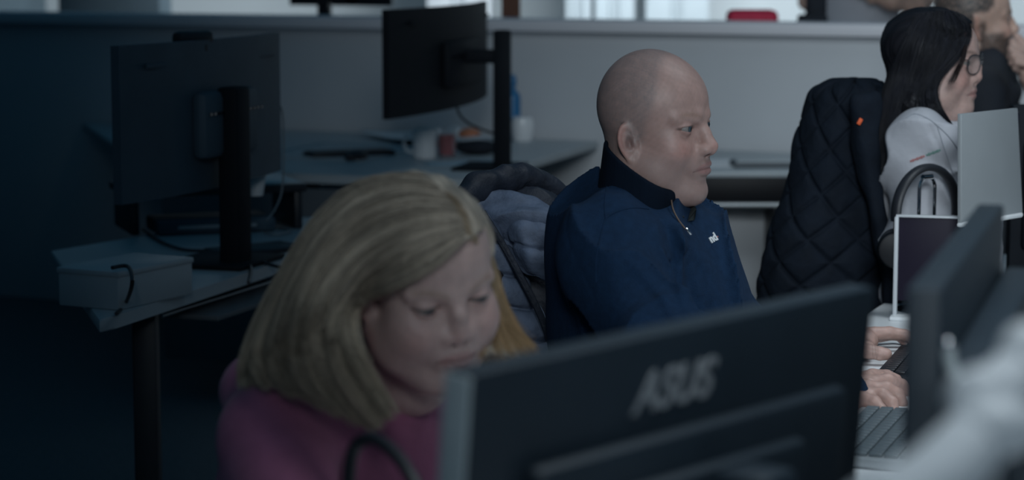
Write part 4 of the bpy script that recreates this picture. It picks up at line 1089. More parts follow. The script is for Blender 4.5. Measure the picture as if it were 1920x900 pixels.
# ================= the bearded man at the right edge
def bearded():
    o = dict(HP); o.update(nose=.115, nosez=-.031, brow=1.1, lid=.0045, earz=-.014, neck=.056, neckz=-.15)
    Rm = rot_head(2, -5, 2)
    def W(x, y, D): return P(x, y, (D-5.62)*1.15+6.4)
    org = W(1889, 36, 5.56)-Rm @ np.array((.078, -.0325, 0))
    def hl(v):
        x, z = v[:, 0], v[:, 2]
        return np.maximum(ss(.045-x, 0, .012)*ss(z, .02, .035), ss(z, .075, .09)*ss(.09-x, 0, .02))*1.0*np.clip(ss(.03-x, 0, .01)+ss(z, .03, .05), 0, 1)
    paint = lambda v: head_paint(v, o, (.55, .37, .30), (.4, .2, .18), (.1, .07, .05), .6, beard=(.07, .055, .05), scalp=(.055, .05, .048), hairline=lambda v: np.maximum(hl(v), ss(-.015-v[:, 0], 0, .01)*ss(v[:, 2], -.06, -.04)))
    parts = head_parts(o, Rm, org, paint, (1, 0, -.1), (.1, .08, .05), h=.0026)
    root = person('bearded man in a dark shirt holding a hand to his mouth', (P(1850, 400, 6.4)[0], 6.4, 0))
    def hand(p):
        palm = [(W(1930, 140, 5.42), W(1916, 104, 5.43), .026, .024), (W(1926, 110, 5.41), W(1906, 92, 5.42), .02, .016)]
        fing = [([W(1912, 90, 5.42), W(1899, 80, 5.42), W(1899, 94, 5.425), W(1906, 104, 5.43)], [.012, .011, .0105, .009]),
                ([W(1914, 100, 5.40), W(1897, 92, 5.40), W(1895, 106, 5.41), W(1904, 116, 5.42)], [.012, .0115, .0105, .009]),
                ([W(1918, 110, 5.385), W(1901, 104, 5.385), W(1898, 117, 5.395), W(1907, 126, 5.41)], [.012, .011, .010, .0085]),
                ([W(1922, 120, 5.375), W(1907, 116, 5.375), W(1904, 127, 5.385), W(1911, 134, 5.4)], [.011, .010, .009, .008]),
                ([W(1926, 96, 5.44), W(1915, 78, 5.45), W(1906, 68, 5.45)], [.013, .0115, .0095])]
        return smin(hand_fn(p, None, palm, fing), cap(p, W(1975, 250, 5.5), W(1930, 142, 5.42), .036, .026), .012)
    c = W(1915, 110, 5.42)
    L, Wd, Q = mesh_sdf('hand', hand, c-(.1, .12, .24), c+(.16, .16, .1), .003)
    parts.append((Wd, Q, np.tile(np.array((.56, .38, .32)), (len(Wd), 1))*(1+.06*wav(L.astype('f'), 260))[:, None]))
    v, q, cc = join_np(parts); b = np_mesh('body', v, q, cc, M['skin']); local_parent(b, root)
    a = R(12); fw = np.array((math.cos(a), -math.sin(a), 0)); rt = np.array((-math.sin(a), -math.cos(a), 0)); BR = np.stack([fw, rt, (0, 0, 1)], 1)
    nk = W(1850, 116, 5.62); sR = W(1840, 176, 5.42); sL = W(1872, 172, 5.85); ch = W(1850, 280, 5.62); be = W(1850, 420, 5.62)
    eR = W(1870, 330, 5.35)
    def top(p):
        d = ell(p, ch, (.13, .19, .17), BR); d = smin(d, ell(p, be, (.135, .17, .2), BR), .05)
        d = smin(d, cap(p, nk+(0, 0, .012), sR, .058, .064), .04); d = smin(d, cap(p, nk+(0, 0, .012), sL, .058, .064), .04)
        d = smin(d, cap(p, sR, eR, .064, .052), .02); d = smin(d, cap(p, eR, W(1960, 290, 5.45), .05, .045), .02)
        d = smin(d, cap(p, W(1860, 128, 5.5), W(1890, 180, 5.5), .02, .03), .02)
        return (d-.006*fold(p, 24, 7))*.9
    sdf_obj('shirt', top, (.95, 5.8, .45), (1.75, 7.0, 1.4), .008, M['black_cloth'], root)
    return root, fw, rt, be
bm_, bfw, brt, bbe = bearded()

# ================= the standing person beyond the partition
def standing():
    D = 9.9; x = P(1622, 0, D)[0]
    root = person('person in a white short-sleeved shirt standing beyond the low partition, head out of frame', (x, D, 0))
    B = np.array((x, D, 0))
    def at(a, b, z): return B+np.array((a, b, z))
    def body(p):
        d = smin(ell(p, at(0, 0, 1.63), (.075, .095, .11)), cap(p, at(0, .01, 1.58), at(0, .02, 1.4), .052, .06), .02)
        d = smin(d, ell(p, at(0, .0, 1.2), (.14, .1, .22)), .04)
        for s in (-1, 1):
            d = smin(d, cap(p, at(s*.19, 0, 1.40), at(s*.25, -.02, 1.22), .045, .04), .01)
        d = smin(d, chain(p, [at(-.19, 0, 1.33), at(-.08, -.16, 1.30), at(.08, -.2, 1.235), at(.16, -.16, 1.21), at(.2, -.1, 1.22)], [.042, .04, .044, .034, .03], .02), .01)
        d = smin(d, chain(p, [at(.19, 0, 1.33), at(.26, -.02, 1.25), at(.2, -.14, 1.215), at(.06, -.18, 1.26)], [.042, .042, .036, .028], .02), .01)
        for s in (-1, 1):
            for k in range(4):
                a = at(-.0+(.215 if s > 0 else .04)+.0, -.1-.016*k if s > 0 else -.185, 1.225+.0 if s > 0 else 1.272-.016*k)
                d = smin(d, cap(p, a, a+np.array((.05 if s > 0 else -.055, .02*s, .0)), .0095, .008), .004)
        return d
    L, W_, Q = mesh_sdf('b', body, at(-.35, -.3, .95), at(.35, .2, 1.8), .007)
    b = np_mesh('body', W_, Q, np.tile(np.array((.55, .36, .29)), (len(W_), 1)), M['skin']); local_parent(b, root)
    def hair(p): return smax(ell(p, at(0, .015, 1.66), (.085, .105, .11)), np.minimum(-(p[:, 2]-1.66), -(p[:, 1]-D-.02)), .02)
    sdf_obj('hair', hair, at(-.12, -.12, 1.5), at(.12, .16, 1.8), .008, M['black_cloth'], root)
    def sh(p):
        d = ell(p, at(-.02, .0, 1.22), (.175, .125, .26)); d = smin(d, cap(p, at(-.17, 0, 1.40), at(.17, 0, 1.40), .07, .07), .05)
        d = smin(d, ell(p, at(-.02, .0, 1.02), (.17, .12, .16)), .05)
        for s in (-1, 1): d = smin(d, cap(p, at(s*.19, 0, 1.40), at(s*.235, -.02, 1.3), .062, .06), .03)
        return d-.006*fold(p, 20)
    sdf_obj('t_shirt', sh, at(-.4, -.3, .8), at(.4, .3, 1.6), .012, M['shirt'], root)
    def tr(p):
        d = cap(p, at(-.09, 0, .9), at(-.1, 0, .1), .095, .06); d = np.minimum(d, cap(p, at(.09, 0, .9), at(.1, 0, .1), .095, .06)); return smin(d, ell(p, at(0, 0, .92), (.17, .12, .12)), .04)
    sdf_obj('trousers', tr, at(-.3, -.25, .02), at(.3, .25, 1.1), .016, M['trouser'], root)
    for s in (-1, 1):
        ob = MB().sph(at(s*.1, -.05, .045), .05, 10, (.9, 2.4, .85)).build('shoe', M['black'], None); local_parent(ob, root)
standing()
# ------------------------------------------------------------------ jackets on the chairs, chairs
def quilt_diamond(size, depth):
    def f(U, W, p):
        a = (U+W)/size; b = (U-W)/size
        g = np.minimum(np.abs(a-np.round(a)), np.abs(b-np.round(b)))
        return -depth*np.exp(-(g/.07)**2)+depth*.5*np.minimum(g*3, 1)+.003*fold(p.astype('f').reshape(-1, 3), 30, 8).reshape(U.shape)+.004*wav(p.astype('f').reshape(-1, 3), 30, 8).reshape(U.shape)
    return f
def quilt_rows(size, depth):
    def f(U, W, p):
        b = (W+.012*np.sin(U*14))/size; g = np.abs(b-np.round(b))
        w_ = wav((p*np.array((1.6, 1.6, .6))).astype('f').reshape(-1, 3), 75, 8).reshape(U.shape)
        return -depth*np.exp(-(g/.075)**2)+depth*.8*np.sin(np.clip(g, 0, .5)*math.pi)+.0022*w_*np.exp(-(g/.3)**2)+.004*fold(p.astype('f').reshape(-1, 3), 22, 3).reshape(U.shape)
    return f
def wrinkle(a, f1, off=0):
    return lambda U, W, p: a*fold(p.astype('f').reshape(-1, 3), f1, off).reshape(U.shape)+a*.4*wav(p.astype('f').reshape(-1, 3), f1*3.2, 8, off).reshape(U.shape)
def sec(xl, xr, y, D, dep, ang=0):
    a = P(xl, y, D); b = P(xr, y, D); c = (a+b)/2; h = (b-a)/2
    ca, sa = math.cos(R(ang)), math.sin(R(ang)); L = np.linalg.norm(h)/max(ca, .2)
    return (c, np.array((ca*L, sa*L, 0)), np.array((-sa*dep, ca*dep, 0)))
def child(o, root): local_parent(o, root); return o

# the man's puffer jacket over the back of his chair
jk = thing('jacket', 'grey-blue puffer jacket with dark lining hung over the chair behind the bald man', 'jacket', (P(965, 500, 3.95)[0], 3.95, .45))
child(loft('lining', [sec(905, 1030, 352, 3.97, .035, -15), sec(880, 1052, 378, 3.97, .055, -15), sec(878, 1066, 450, 3.96, .06, -15), sec(890, 1080, 560, 3.95, .06, -15), sec(900, 1095, 700, 3.95, .06, -15), sec(905, 1095, 850, 3.95, .05, -15)], M['puffd'], None, disp=wrinkle(.009, 22, 2)), jk)
child(loft('front_panel', [sec(872, 905, 378, 3.88, .025, -10), sec(868, 925, 405, 3.87, .04, -10), sec(872, 962, 470, 3.86, .045, -10), sec(880, 992, 540, 3.86, .05, -10), sec(890, 1022, 610, 3.86, .05, -10), sec(900, 1042, 680, 3.86, .05, -10), sec(905, 1050, 800, 3.87, .05, -10)], M['puffer'], None, 200, 260, disp=quilt_rows(.058, .0075)), jk)
cp = [P(862, 380, 3.86), P(880, 362, 3.87), P(910, 345, 3.9), P(950, 335, 3.93), P(990, 334, 3.97), P(1025, 350, 4.0), P(1048, 376, 4.02), P(1060, 405, 4.02)]
def collar_fn(p):
    c = smooth_curve(cp, 20); d = chain(p, c, [.018]*20, .012)
    return (d-.006*fold(p, 45, 1)-.002*wav(p, 160))*.8
L, W_, Q = mesh_sdf('c', collar_fn, (-.15, 3.75, 1.02), (.15, 4.15, 1.2), .0028)
child(np_mesh('collar', W_, Q, None, M['puffd']), jk)
child(loft('hood', [sec(905, 960, 352, 3.9, .02, -8), sec(885, 1010, 372, 3.89, .04, -8), sec(895, 1040, 400, 3.88, .05, -8), sec(925, 1042, 430, 3.88, .045, -8), sec(950, 1030, 455, 3.88, .03, -8)], M['puffer'], None, 160, 120, disp=wrinkle(.009, 40, 4)), jk)
child(loft('sleeve', [sec(968, 1010, 405, 3.85, .02, 5), sec(958, 1026, 430, 3.84, .035, 5), sec(968, 1034, 470, 3.83, .038, 5), sec(982, 1038, 505, 3.83, .035, 5), sec(996, 1034, 520, 3.83, .024, 5)], M['puffer'], None, 160, 140, disp=lambda U, W, p: quilt_rows(.06, .004)(U, W, p)+wrinkle(.007, 45, 9)(U, W, p)), jk)
zl = [P(905, 398, 3.82), P(925, 430, 3.805), P(955, 480, 3.80), P(985, 535, 3.795), P(1015, 595, 3.795), P(1038, 660, 3.80)]
child(MB().tube(smooth_curve(zl, 24), .006, 8).build('placket', M['puffd'], None), jk)

# the dark haired woman's quilted jacket
jw = thing('jacket', 'black diamond-quilted jacket hung over the chair of the long-haired woman', 'jacket', (P(1550, 400, 4.5)[0], 4.5, .45))
child(loft('shell', [sec(1556, 1650, 152, 4.76, .03, 18), sec(1528, 1664, 168, 4.75, .07, 18), sec(1516, 1664, 205, 4.74, .085, 18), sec(1500, 1664, 270, 4.73, .09, 18), sec(1480, 1666, 350, 4.72, .095, 18), sec(1448, 1674, 430, 4.71, .1, 18), sec(1428, 1684, 520, 4.70, .1, 18), sec(1415, 1690, 640, 4.70, .1, 18), sec(1410, 1690, 760, 4.70, .09, 18)], M['quilt'], None, 240, 300, disp=quilt_diamond(.092, .0065)), jw)
child(loft('front_edge', [sec(1602, 1640, 172, 4.60, .012, 15), sec(1594, 1650, 190, 4.59, .02, 15), sec(1600, 1644, 260, 4.59, .022, 15), sec(1616, 1652, 340, 4.59, .022, 15), sec(1634, 1668, 430, 4.58, .022, 15), sec(1652, 1682, 520, 4.57, .02, 15), sec(1664, 1688, 600, 4.57, .02, 15)], M['quilt'], None, 100, 200, disp=wrinkle(.005, 30, 6)), jw)
ob = MB().box(P(1612, 228, 4.565), (.0085, .006, .014), .002, Matrix.Rotation(.5, 3, 'Y')).build('zip_tag', M['orange'], None); child(ob, jw)
def chair_at(x, y, D, label, ang, **k): q = P(x, y, D); return swivel_chair(label, (q[0], q[1]), R(ang), **k)
a = man_fw
swivel_chair('office chair mostly hidden under the grey-blue puffer jacket and the man in navy', (.245, 3.87), math.atan2(a[1], a[0]), bh=.42, bz=.5, backw=.34, bt=.03)
swivel_chair('office chair hidden under the black quilted jacket of the long-haired woman', (.80, 4.54), R(-55), bh=.40, bz=.5, backw=.26, bt=.03)
swivel_chair('office chair under the blonde woman in the plum top', (-.2, 2.76), R(-46), bh=.3, bz=.45, backw=.3)
legs(man_root, (.24, 3.66, .55), man_fw, man_rt)
legs(rw, (P(1742, 400, 4.72)[0], 4.72, .55), rw_fw, np.array((rw_fw[1], -rw_fw[0], 0)))
legs(bm_, (P(1850, 400, 6.4)[0], 6.4, .55), bfw, brt)
legs(bpy.data.objects['person.001'], (-.2, 2.76, .55), np.array((.69, -.72, 0)), np.array((-.72, -.69, 0)))
swivel_chair('office chair of the bearded man', (P(1850, 400, 6.4)[0], 6.42), R(-12), bh=.35, bz=.5, backw=.36)

# ------------------------------------------------------------------ rear desk things
def rest(p, z): q = np.array(p, float); q[2] = z; return q
def mug(label, x, y, r=.042, h=.095, m=M['ceramic'], handle=True, side=-1):
    q = PZ(x, y, DZ); o = thing('mug', label, 'mug', q)
    MB().lathe([(r*.85, 0), (r*.97, .004), (r, .02), (r, h-.002), (r-.002, h), (r-.004, h-.002), (r-.005, .012), (.001, .008)], n=40).build('cup', m, o)
    if handle: MB().tube([(side*r*.96, 0, h*.8), (side*(r+.022), 0, h*.78), (side*(r+.03), 0, h*.5), (side*(r+.02), 0, h*.25), (side*r*.95, 0, h*.2)], .0055, 8).build('handle', m, o)
    return o
mug('white mug with its handle to the left, beside the drinks glass on the rear desk', 796, 297, .04, .1)
q = PZ(838, 296, DZ); g = thing('drinks_glass', 'small glass of red drink beside the white mug', 'glass', q)
MB().lathe([(.028, 0), (.03, .003), (.034, .1), (.032, .1), (.028, .008), (.001, .006)]).build('tumbler', M['glass'], g)
MB().lathe([(.0265, .009), (.0305, .08), (.001, .0802)]).build('drink', mat('red_drink', (.25, .05, .06), .2), g)
q = PZ(712, 300, DZ); 
def papers(label, x, y, z0, w_, d_, ang, n=1, m=M['paper'], curl=0):
    q = PZ(x, y, z0); o = thing('paper_sheet', label, 'paper', q, R(ang))
    b = MB(); nx = 10
    for k in range(2):
        pass
    vs = [[b.bm.verts.new((-w_/2+w_*i/nx, -d_/2+d_*j/nx, .0015+curl*((i/nx-.5)**2+(j/nx-.5)**2))) for j in range(nx+1)] for i in range(nx+1)]
    for i in range(nx):
        for j in range(nx): b.bm.faces.new((vs[i][j], vs[i+1][j], vs[i+1][j+1], vs[i][j+1]))
    ob = b.build('sheet', m, o); s = ob.modifiers.new('thickness', 'SOLIDIFY'); s.thickness = .0012; s.offset = 0
    return o
papers('large loose paper lying left of the mouse on the rear desk', 640, 285, DZ, .42, .6, -20, m=M['paperg'])
papers('white papers under the raised monitor on the rear desk', 800, 262, DZ+.001, .34, .5, 25, curl=.05)
papers('pale blue sheet lying in front of the mug on the rear desk', 880, 306, DZ, .3, .12, 15, m=mat('pale_blue_paper', (.35, .5, .6), .8))
mo = thing('computer_mouse', 'dark mouse on the rear desk left of the mug', 'mouse', PZ(668, 300, DZ), R(60))
MB().sph((0, 0, .014), .03, 14, (1.9, 1.05, .7)).build('shell', M['black'], mo); MB().tube([(.02, 0, .033), (.035, 0, .031)], .004).build('scroll_wheel', M['cableg'], mo)
mk_ = thing('keyboard', 'thin dark keyboard lying across the rear desk behind the mouse', 'keyboard', PZ(655, 292, DZ), R(25))
MB().box((0, 0, .008), (.30, .11, .014), .004).build('case', M['black'], mk_)
MB().box((0, 0, .017), (.285, .098, .006), .002).build('key_field', M['key'], mk_)
bt = thing('spray_bottle', 'blue bottle standing behind the stand column of the rear monitor', 'bottle', PZ(961, 262, DZ))
MB().lathe([(.026, 0), (.03, .005), (.03, .15), (.026, .17), (.012, .185), (.011, .2)]).build('bottle_body', M['blue'], bt)
MB().lathe([(.014, .2), (.015, .205), (.015, .225), (.009, .24)]).build('cap', M['blue'], bt)
tb = thing('paper_cup', 'pale rounded pot right of the stand column on the rear desk', 'pot', PZ(980, 264, DZ))
MB().lathe([(.034, 0), (.04, .01), (.043, .06), (.038, .085), (.03, .09), (.001, .09)]).build('pot_body', M['ceramic'], tb)
ob_ = thing('snack_packet', 'crumpled orange and white packet behind the drinks glass', 'packet', PZ(880, 262, DZ))
MB().sph((0, 0, .022), .022, 12, (1.9, 1.2, 1)).build('wrapper', mat('orange_wrap', (.55, .2, .1), .4, bump=.6, bscale=60, bdist=.01), ob_)
MB().sph((-.05, .02, .024), .024, 12, (1.6, 1.2, 1)).build('white_wrapper', M['paper'], ob_)
tr = thing('cloth_case', 'dark soft case lying at the foot of the rear monitor', 'case', PZ(895, 290, DZ))
MB().sph((0, 0, .025), .03, 14, (2.6, 1.6, .85)).build('case_body', M['black_cloth'], tr)
def cable(label, pts, r, m=M['cable'], n=30):
    o = MB().tube(smooth_curve(pts, n), r, 8).build('cable', m); tag(o, label, 'cable'); return o
cable('dark cable hanging from the rear monitor to the desk', [P(852, 188, 7.2), P(862, 215, 7.25), P(880, 232, 7.3), P(905, 243, 7.35), P(925, 250, 7.4)], .004)
cable('thin dark cable running along the rear desk towards the partition', [PZ(965, 262, DZ+.004), PZ(990, 250, DZ+.004), PZ(1015, 244, DZ+.004), PZ(1034, 237, DZ+.004)], .004)
cable('thin cable hanging down beside the right edge of the curved monitor', [P(519, 190, 5.68), P(530, 215, 5.7), P(532, 300, 5.7), P(528, 360, 5.7), P(514, 395, 5.65), P(500, 412, 5.6)], .0022, M['cableg'])

# things on the right rear desk
papers('white sheet on the black-edged desk behind the man in navy', 1370, 306, .731, .3, .3, 5)
kb = thing('keyboard', 'blurred grey keyboard on the black-edged desk', 'keyboard', PZ(1468, 312, .731), R(3))
MB().box((0, 0, .01), (.34, .12, .018), .005).build('case', M['deskd'], kb)
MB().box((0, 0, .021), (.32, .1, .006), .002).build('key_field', M['deskg'], kb)

# ------------------------------------------------------------------ left desk things
lb = thing('storage_box', 'white cardboard box near the front edge of the left desk', 'box', PZ(238, 562, LZ), R(62))
MB().box((0, 0, .035), (.25, .15, .07), .004).build('box_body', M['deskl'], lb); MB().box((0, 0, .072), (.255, .155, .012), .003).build('lid', M['deskl'], lb)
rs = thing('monitor_riser', 'black riser shelf with a pale top on the left desk behind the stand', 'shelf', PZ(390, 425, LZ), R(20))
MB().box((0, 0, .105), (.46, .26, .02), .004).build('top_shelf', M['black'], rs); MB().box((0, 0, .1175), (.44, .24, .005), .002).build('pale_top', M['deskg'], rs)
for sx in (-.21, .21): MB().box((sx, 0, .0475), (.02, .24, .095), .003).build('side_support', M['black'], rs)
dk_ = thing('docking_station', 'low black box on the left desk under the riser shelf', 'box', PZ(395, 432, LZ), R(20))
MB().box((0, 0, .02), (.3, .16, .036), .006).build('case', M['monl'], dk_); MB().box((0, -.081, .02), (.2, .002, .008)).build('front_slot', M['silver'], dk_)
pt = thing('tablet', 'flat black tablet at the foot of the left monitor stand', 'tablet', PZ(480, 472, LZ), R(40))
MB().box((0, 0, .007), (.22, .12, .012), .005).build('slab', M['black'], pt)
q = P(478, 372, 5.55); q[2] = LZ+.12
cu = thing('paper_cup', 'small white cup on the riser shelf behind the left stand column', 'cup', q)
MB().lathe([(.02, .0), (.028, .05), (.032, .075), (.030, .075), (.022, .03), (.001, .03)]).build('cup_body', M['ceramic'], cu)
for i, pts in enumerate(([(455, 478), (470, 500), (466, 530)], [(460, 462), (488, 488), (520, 500), (545, 505)], [(490, 430), (520, 424), (545, 432), (520, 440), (495, 436)], [(268, 430), (300, 452), (345, 468), (400, 470)], [(210, 502), (240, 500), (248, 530), (235, 570), (218, 588)])):
    cable(['black cable curling over the front edge of the left desk', 'black cable leaving the left desk towards the blonde woman', 'thin white cable coiled on the left desk right of the stand', 'black cable looping over the left desk below the riser', 'dark cable curving over the front of the white box'][i], [PZ(x, y, LZ+.006+(.085 if i == 4 and k < 3 else 0)) for k, (x, y) in enumerate(pts)], .004 if i != 2 else .0025, M['cableg'] if i == 2 else M['cable'])
# drawer pedestal / rail under the left desk front
pd = thing('cable_tray', 'long dark tray with two thin metal rails under the left desk edge', 'tray', (0, 0, 0))
a_ = P(298, 612, 4.75); b_ = P(505, 540, 5.25); dd = b_-a_; c_ = (a_+b_)/2; Ln = np.linalg.norm(dd[:2]); an = math.atan2(dd[1], dd[0]); RZ = Matrix.Rotation(an, 3, 'Z')
pd.location = V(c_)
MB().box((0, .12, -.0), (Ln, .24, .012), .003, RZ).build('tray_floor', M['deskd'], pd)
ux = np.array((math.cos(an), math.sin(an), 0)); 
for k, dz in ((0, .012), (1, .05)):
    MB().tube([tuple(-ux*Ln/2+(0, .04-.08*k, dz)), tuple(ux*Ln/2+(0, .04-.08*k, dz))], .004).build('rail', M['silver'], pd)

# ------------------------------------------------------------------ bench things (right)
def keyboard(label, org, ang, cols, rows, kw, kd, case, key, group=None, edge=.012, th=.014, gap=.0025, prints=True, name='keyboard', cat='keyboard', extra=0):
    o = thing(name, label, cat, org, ang); Wd = cols*kw+2*edge; Dp = rows*kd+2*edge+extra
    MB().box((Wd/2, Dp/2, th/2), (Wd, Dp, th), .004).build('case', case, o)
    first = None
    for r in range(rows):
        c = 0
        while c < cols:
            wide = 1
            if r == 0 and 3 <= c < 8 and extra == 0: wide = 5
            if r == 0 and extra > 0 and 4 <= c < 9: wide = 5
            x = edge+(c+wide/2)*kw; y = edge+extra+(r+.5)*kd
            if wide == 1 and first is not None: k = first.copy(); COL.objects.link(k)
            else:
                k = MB().box((0, 0, 0), (kw*wide-gap, kd-gap, .005), .0012).build('key', key)
                if wide == 1: first = k
            k.parent = o; k.location = (x, y, th+.0025)
            c += wide
    return o
# black keyboard under the man's hands : long front edge runs from (1640,712) to (1700,640)
ka = PZ(1632, 718, DZ+.001); kb_ = PZ(1702, 640, DZ+.001); ang = math.atan2(kb_[1]-ka[1], kb_[0]-ka[0])
n_ = np.array((math.sin(ang), -math.cos(ang), 0))
# local x along the long edge, local y away from the man: use the far corner so that y grows to the man's side
L_ = 15*.0185+.024
org_ = kb_+(kb_-ka)*.35+n_*0
keyboard('black keyboard under the hands of the man in navy', ka+n_*(6*.019+.03)+ (0, 0, 0), ang, 15, 6, .0185, .019, M['black'], M['key'], edge=.013)
# silver grey laptop in front of it
la = PZ(1600, 792, DZ+.001); lb_ = PZ(1712, 680, DZ+.001); ang2 = math.atan2(lb_[1]-la[1], lb_[0]-la[0]); n2 = np.array((math.sin(ang2), -math.cos(ang2), 0))
lap = keyboard('open grey laptop lying nearest on the bench, its keys seen between two monitors', la+n2*.24-(lb_-la)/np.linalg.norm(lb_-la)*.3, ang2, 17, 6, .0195, .021, M['silver'], M['keyg'], edge=.012, extra=.09, th=.014, name='laptop', cat='laptop')

# white-edged tablet screen standing on the bench
ws = thing('small_display', 'small dark screen with a white edge standing in front of the headphones', 'display', PZ(1744, 600, DZ), R(-14))
hz = .16
MB().box((0, .004, .035+hz/2), (.128, .008, hz), .002).build('panel', mat('dark_violet_glass', (.012, .009, .022), .55, spec=.2), ws)
MB().box((-.067, 0, hz/2+.012), (.0085, .014, hz+.05), .003).build('side_frame', M['part'], ws)
MB().box((0, .004, .035+hz+.003), (.138, .014, .005), .002).build('top_frame', M['part'], ws)
MB().box((.0, .02, .004), (.15, .10, .008), .003).build('foot', M['desk'], ws)
MB().box((0, .014, .06), (.05, .012, .1), .003).build('neck', M['white'], ws)

# headphones on their chrome stand
hp = thing('headphone_stand', 'chrome wire stand carrying the headphones on the bench', 'stand', PZ(1733, 588, DZ), R(36))
U = [(-.021, 0, .01), (-.021, 0, .245)]+[(-.021*math.cos(t), 0, .245+.021*math.sin(t)) for t in np.linspace(.2, math.pi-.2, 9)]+[(.021, 0, .245), (.021, 0, .01)]
MB().tube(U, .0035, 10).build('wire_hoop', M['chrome'], hp); MB().cyl((0, 0, 0), (0, 0, .01), .06, bev=.003, n=40).build('base', M['chrome'], hp)
MB().cyl((-.012, 0, .266), (.012, 0, .266), .0055).build('rest_bar', M['chrome'], hp)
hd = thing('headphones', 'black over-ear headphones with rose metal sliders hanging on the chrome stand', 'headphones', PZ(1733, 588, DZ), R(36))
rr = .083; zc_ = .280-rr-.0
arc = [(-rr*math.cos(t), 0, zc_+rr*math.sin(t)*1.06) for t in np.linspace(-.12, math.pi+.12, 40)]
def band(pts, w_, t_, name, m):
    b = MB(); rings = []
    for i, p in enumerate(pts):
        p = Vector(p); tg = (Vector(pts[min(i+1, len(pts)-1)])-Vector(pts[max(i-1, 0)])).normalized(); nn = Vector((tg.z, 0, -tg.x))
        ring = []
        for k in range(12):
            a = k*2*math.pi/12; ring.append(b.bm.verts.new(p+Vector((0, 1, 0))*math.cos(a)*w_+nn*math.sin(a)*t_))
        rings.append(ring)
    for A_, B_ in zip(rings, rings[1:]):
        for k in range(12): b.bm.faces.new((A_[k], A_[(k+1) % 12], B_[(k+1) % 12], B_[k]))
    b.bm.faces.new(rings[0]); b.bm.faces.new(rings[-1][::-1])
    return b.build(name, m, hd)
band(arc, .012, .0075, 'headband', M['black'])
for s in (-1, 1):
    x = s*rr
    sl_ = MB().box((x*1.0, 0, zc_-.028), (.005, .01, .045), .002).build('slider', M['copper'], hd)
    ec = MB().cyl((x*1.0-.008, -.010, zc_-.065), (x*1.0+.008, .010, zc_-.065), .034, .034, 32, .006); cupo = ec.build('ear_cup', M['satin'], hd)
    MB().tube([(x*1.0-s*.012+.019*math.cos(t), -s*.014*0+.017*s*0+.019*math.cos(t)*-.75+.012, zc_-.065+.029*math.sin(t)) for t in np.linspace(0, 2*math.pi, 24, endpoint=False)], .010, 10, closed=True).build('ear_pad', M['black'], cupo)

# silver-backed display on a dark stand
s0 = P(1799, 418, 4.25); s1 = P(1914, 398, 4.42); dv = s1-s0; ls = float(np.linalg.norm(dv[:2])); an = math.atan2(dv[1], dv[0])
hl_ = (418-216)/F*4.33; zb = float(s0[2])-DZ
sl = thing('computer_monitor', 'small silver-backed display with a pale lower edge, in front of the long-haired woman', 'monitor', (s0[0], s0[1], DZ), an)
b = MB(); b.prism([(0, 0), (ls, 0), (ls-.018, hl_), (.002, hl_)], -.0045, .0045, .0015); lid = b.build('back_panel', M['silver'], sl); lid.rotation_euler = (R(88), 0, 0); lid.location = (0, 0, zb)
MB().box((ls/2, .004, hl_/2+zb), (ls*.9, .002, hl_*.92), 0).build('screen', M['screen'], sl)
MB().box((ls/2, -.0, zb-.004), (ls, .014, .010), .0045).build('lower_edge', M['white'], sl)
MB().box((ls*.72, .06, zb/2+.03), (.07, .04, zb+.06), .01).build('stand_column', M['black'], sl); MB().box((ls*.72, .03, zb+.05), (.05, .05, .06), .004).build('mount_block', M['black'], sl); MB().box((ls*.72, .05, .006), (.18, .16, .012), .004).build('stand_base', M['black'], sl)
# black monitor cut by the right edge
d2, _l = poly_desk('office_desk', 'white desk at the right edge carrying the black monitor', [(1.0, 4.46), (1.95, 4.46), (1.95, 5.3), (1.0, 5.3)], DZ, .026, M['desk'])
for sx, sy in ((.06, .06), (.89, .06), (.06, .78), (.89, .78)): MB().box((sx, sy, .36), (.05, .05, .717), .004).build('leg', M['white'], d2)
pl = P(1897, 196, 4.75); pr = P(2060, 190, 4.78)
monitor('black monitor cut off by the right edge behind the silver display', pl, pr, pl[2], .36, t=.02, bulge=.03, ledge=True, standoff=.04, body=M['deep'])

# white jointed arm out of focus in the corner
wa = thing('monitor_stand', 'white jointed monitor stand arm, very blurred, in the bottom right corner', 'monitor stand', PZ(1830, 1500, DZ))
def rl(x, y, D): return V(P(x, y, D))-wa.location
base_w = wa.location
MB().tube([rl(1640, 985, 1.02), rl(1760, 905, 1.06), rl(1850, 800, 1.12)], [.02, .019, .016], 20).build('lower_arm', M['white'], wa)
b = MB(); b.sph(rl(1848, 748, 1.12), .0165, 16, (1.25, 1, 1)); b.build('elbow_joint', M['white'], wa)
b = MB(); b.sph(rl(1868, 800, 1.1), .0185, 16, (1.3, 1, .8)); b.build('joint_cover', M['white'], wa)
MB().tube([rl(1860, 750, 1.13), rl(1905, 700, 1.16), rl(1960, 650, 1.2)], [.016, .014, .014], 20).build('upper_arm', M['white'], wa)
b = MB(); b.sph(rl(1925, 668, 1.16), .015, 16, (1, 1, 1.2)); b.build('wrist_joint', M['white'], wa)
MB().tube([rl(1640, 985, 1.02), rl(1560, 1080, 1.0)], .02, 20).build('root_arm', M['white'], wa)
MB().cyl((rl(1560, 1080, 1.0)[0], rl(1560, 1080, 1.0)[1], 0), tuple(rl(1560, 1080, 1.0)), .022).build('post', M['white'], wa)
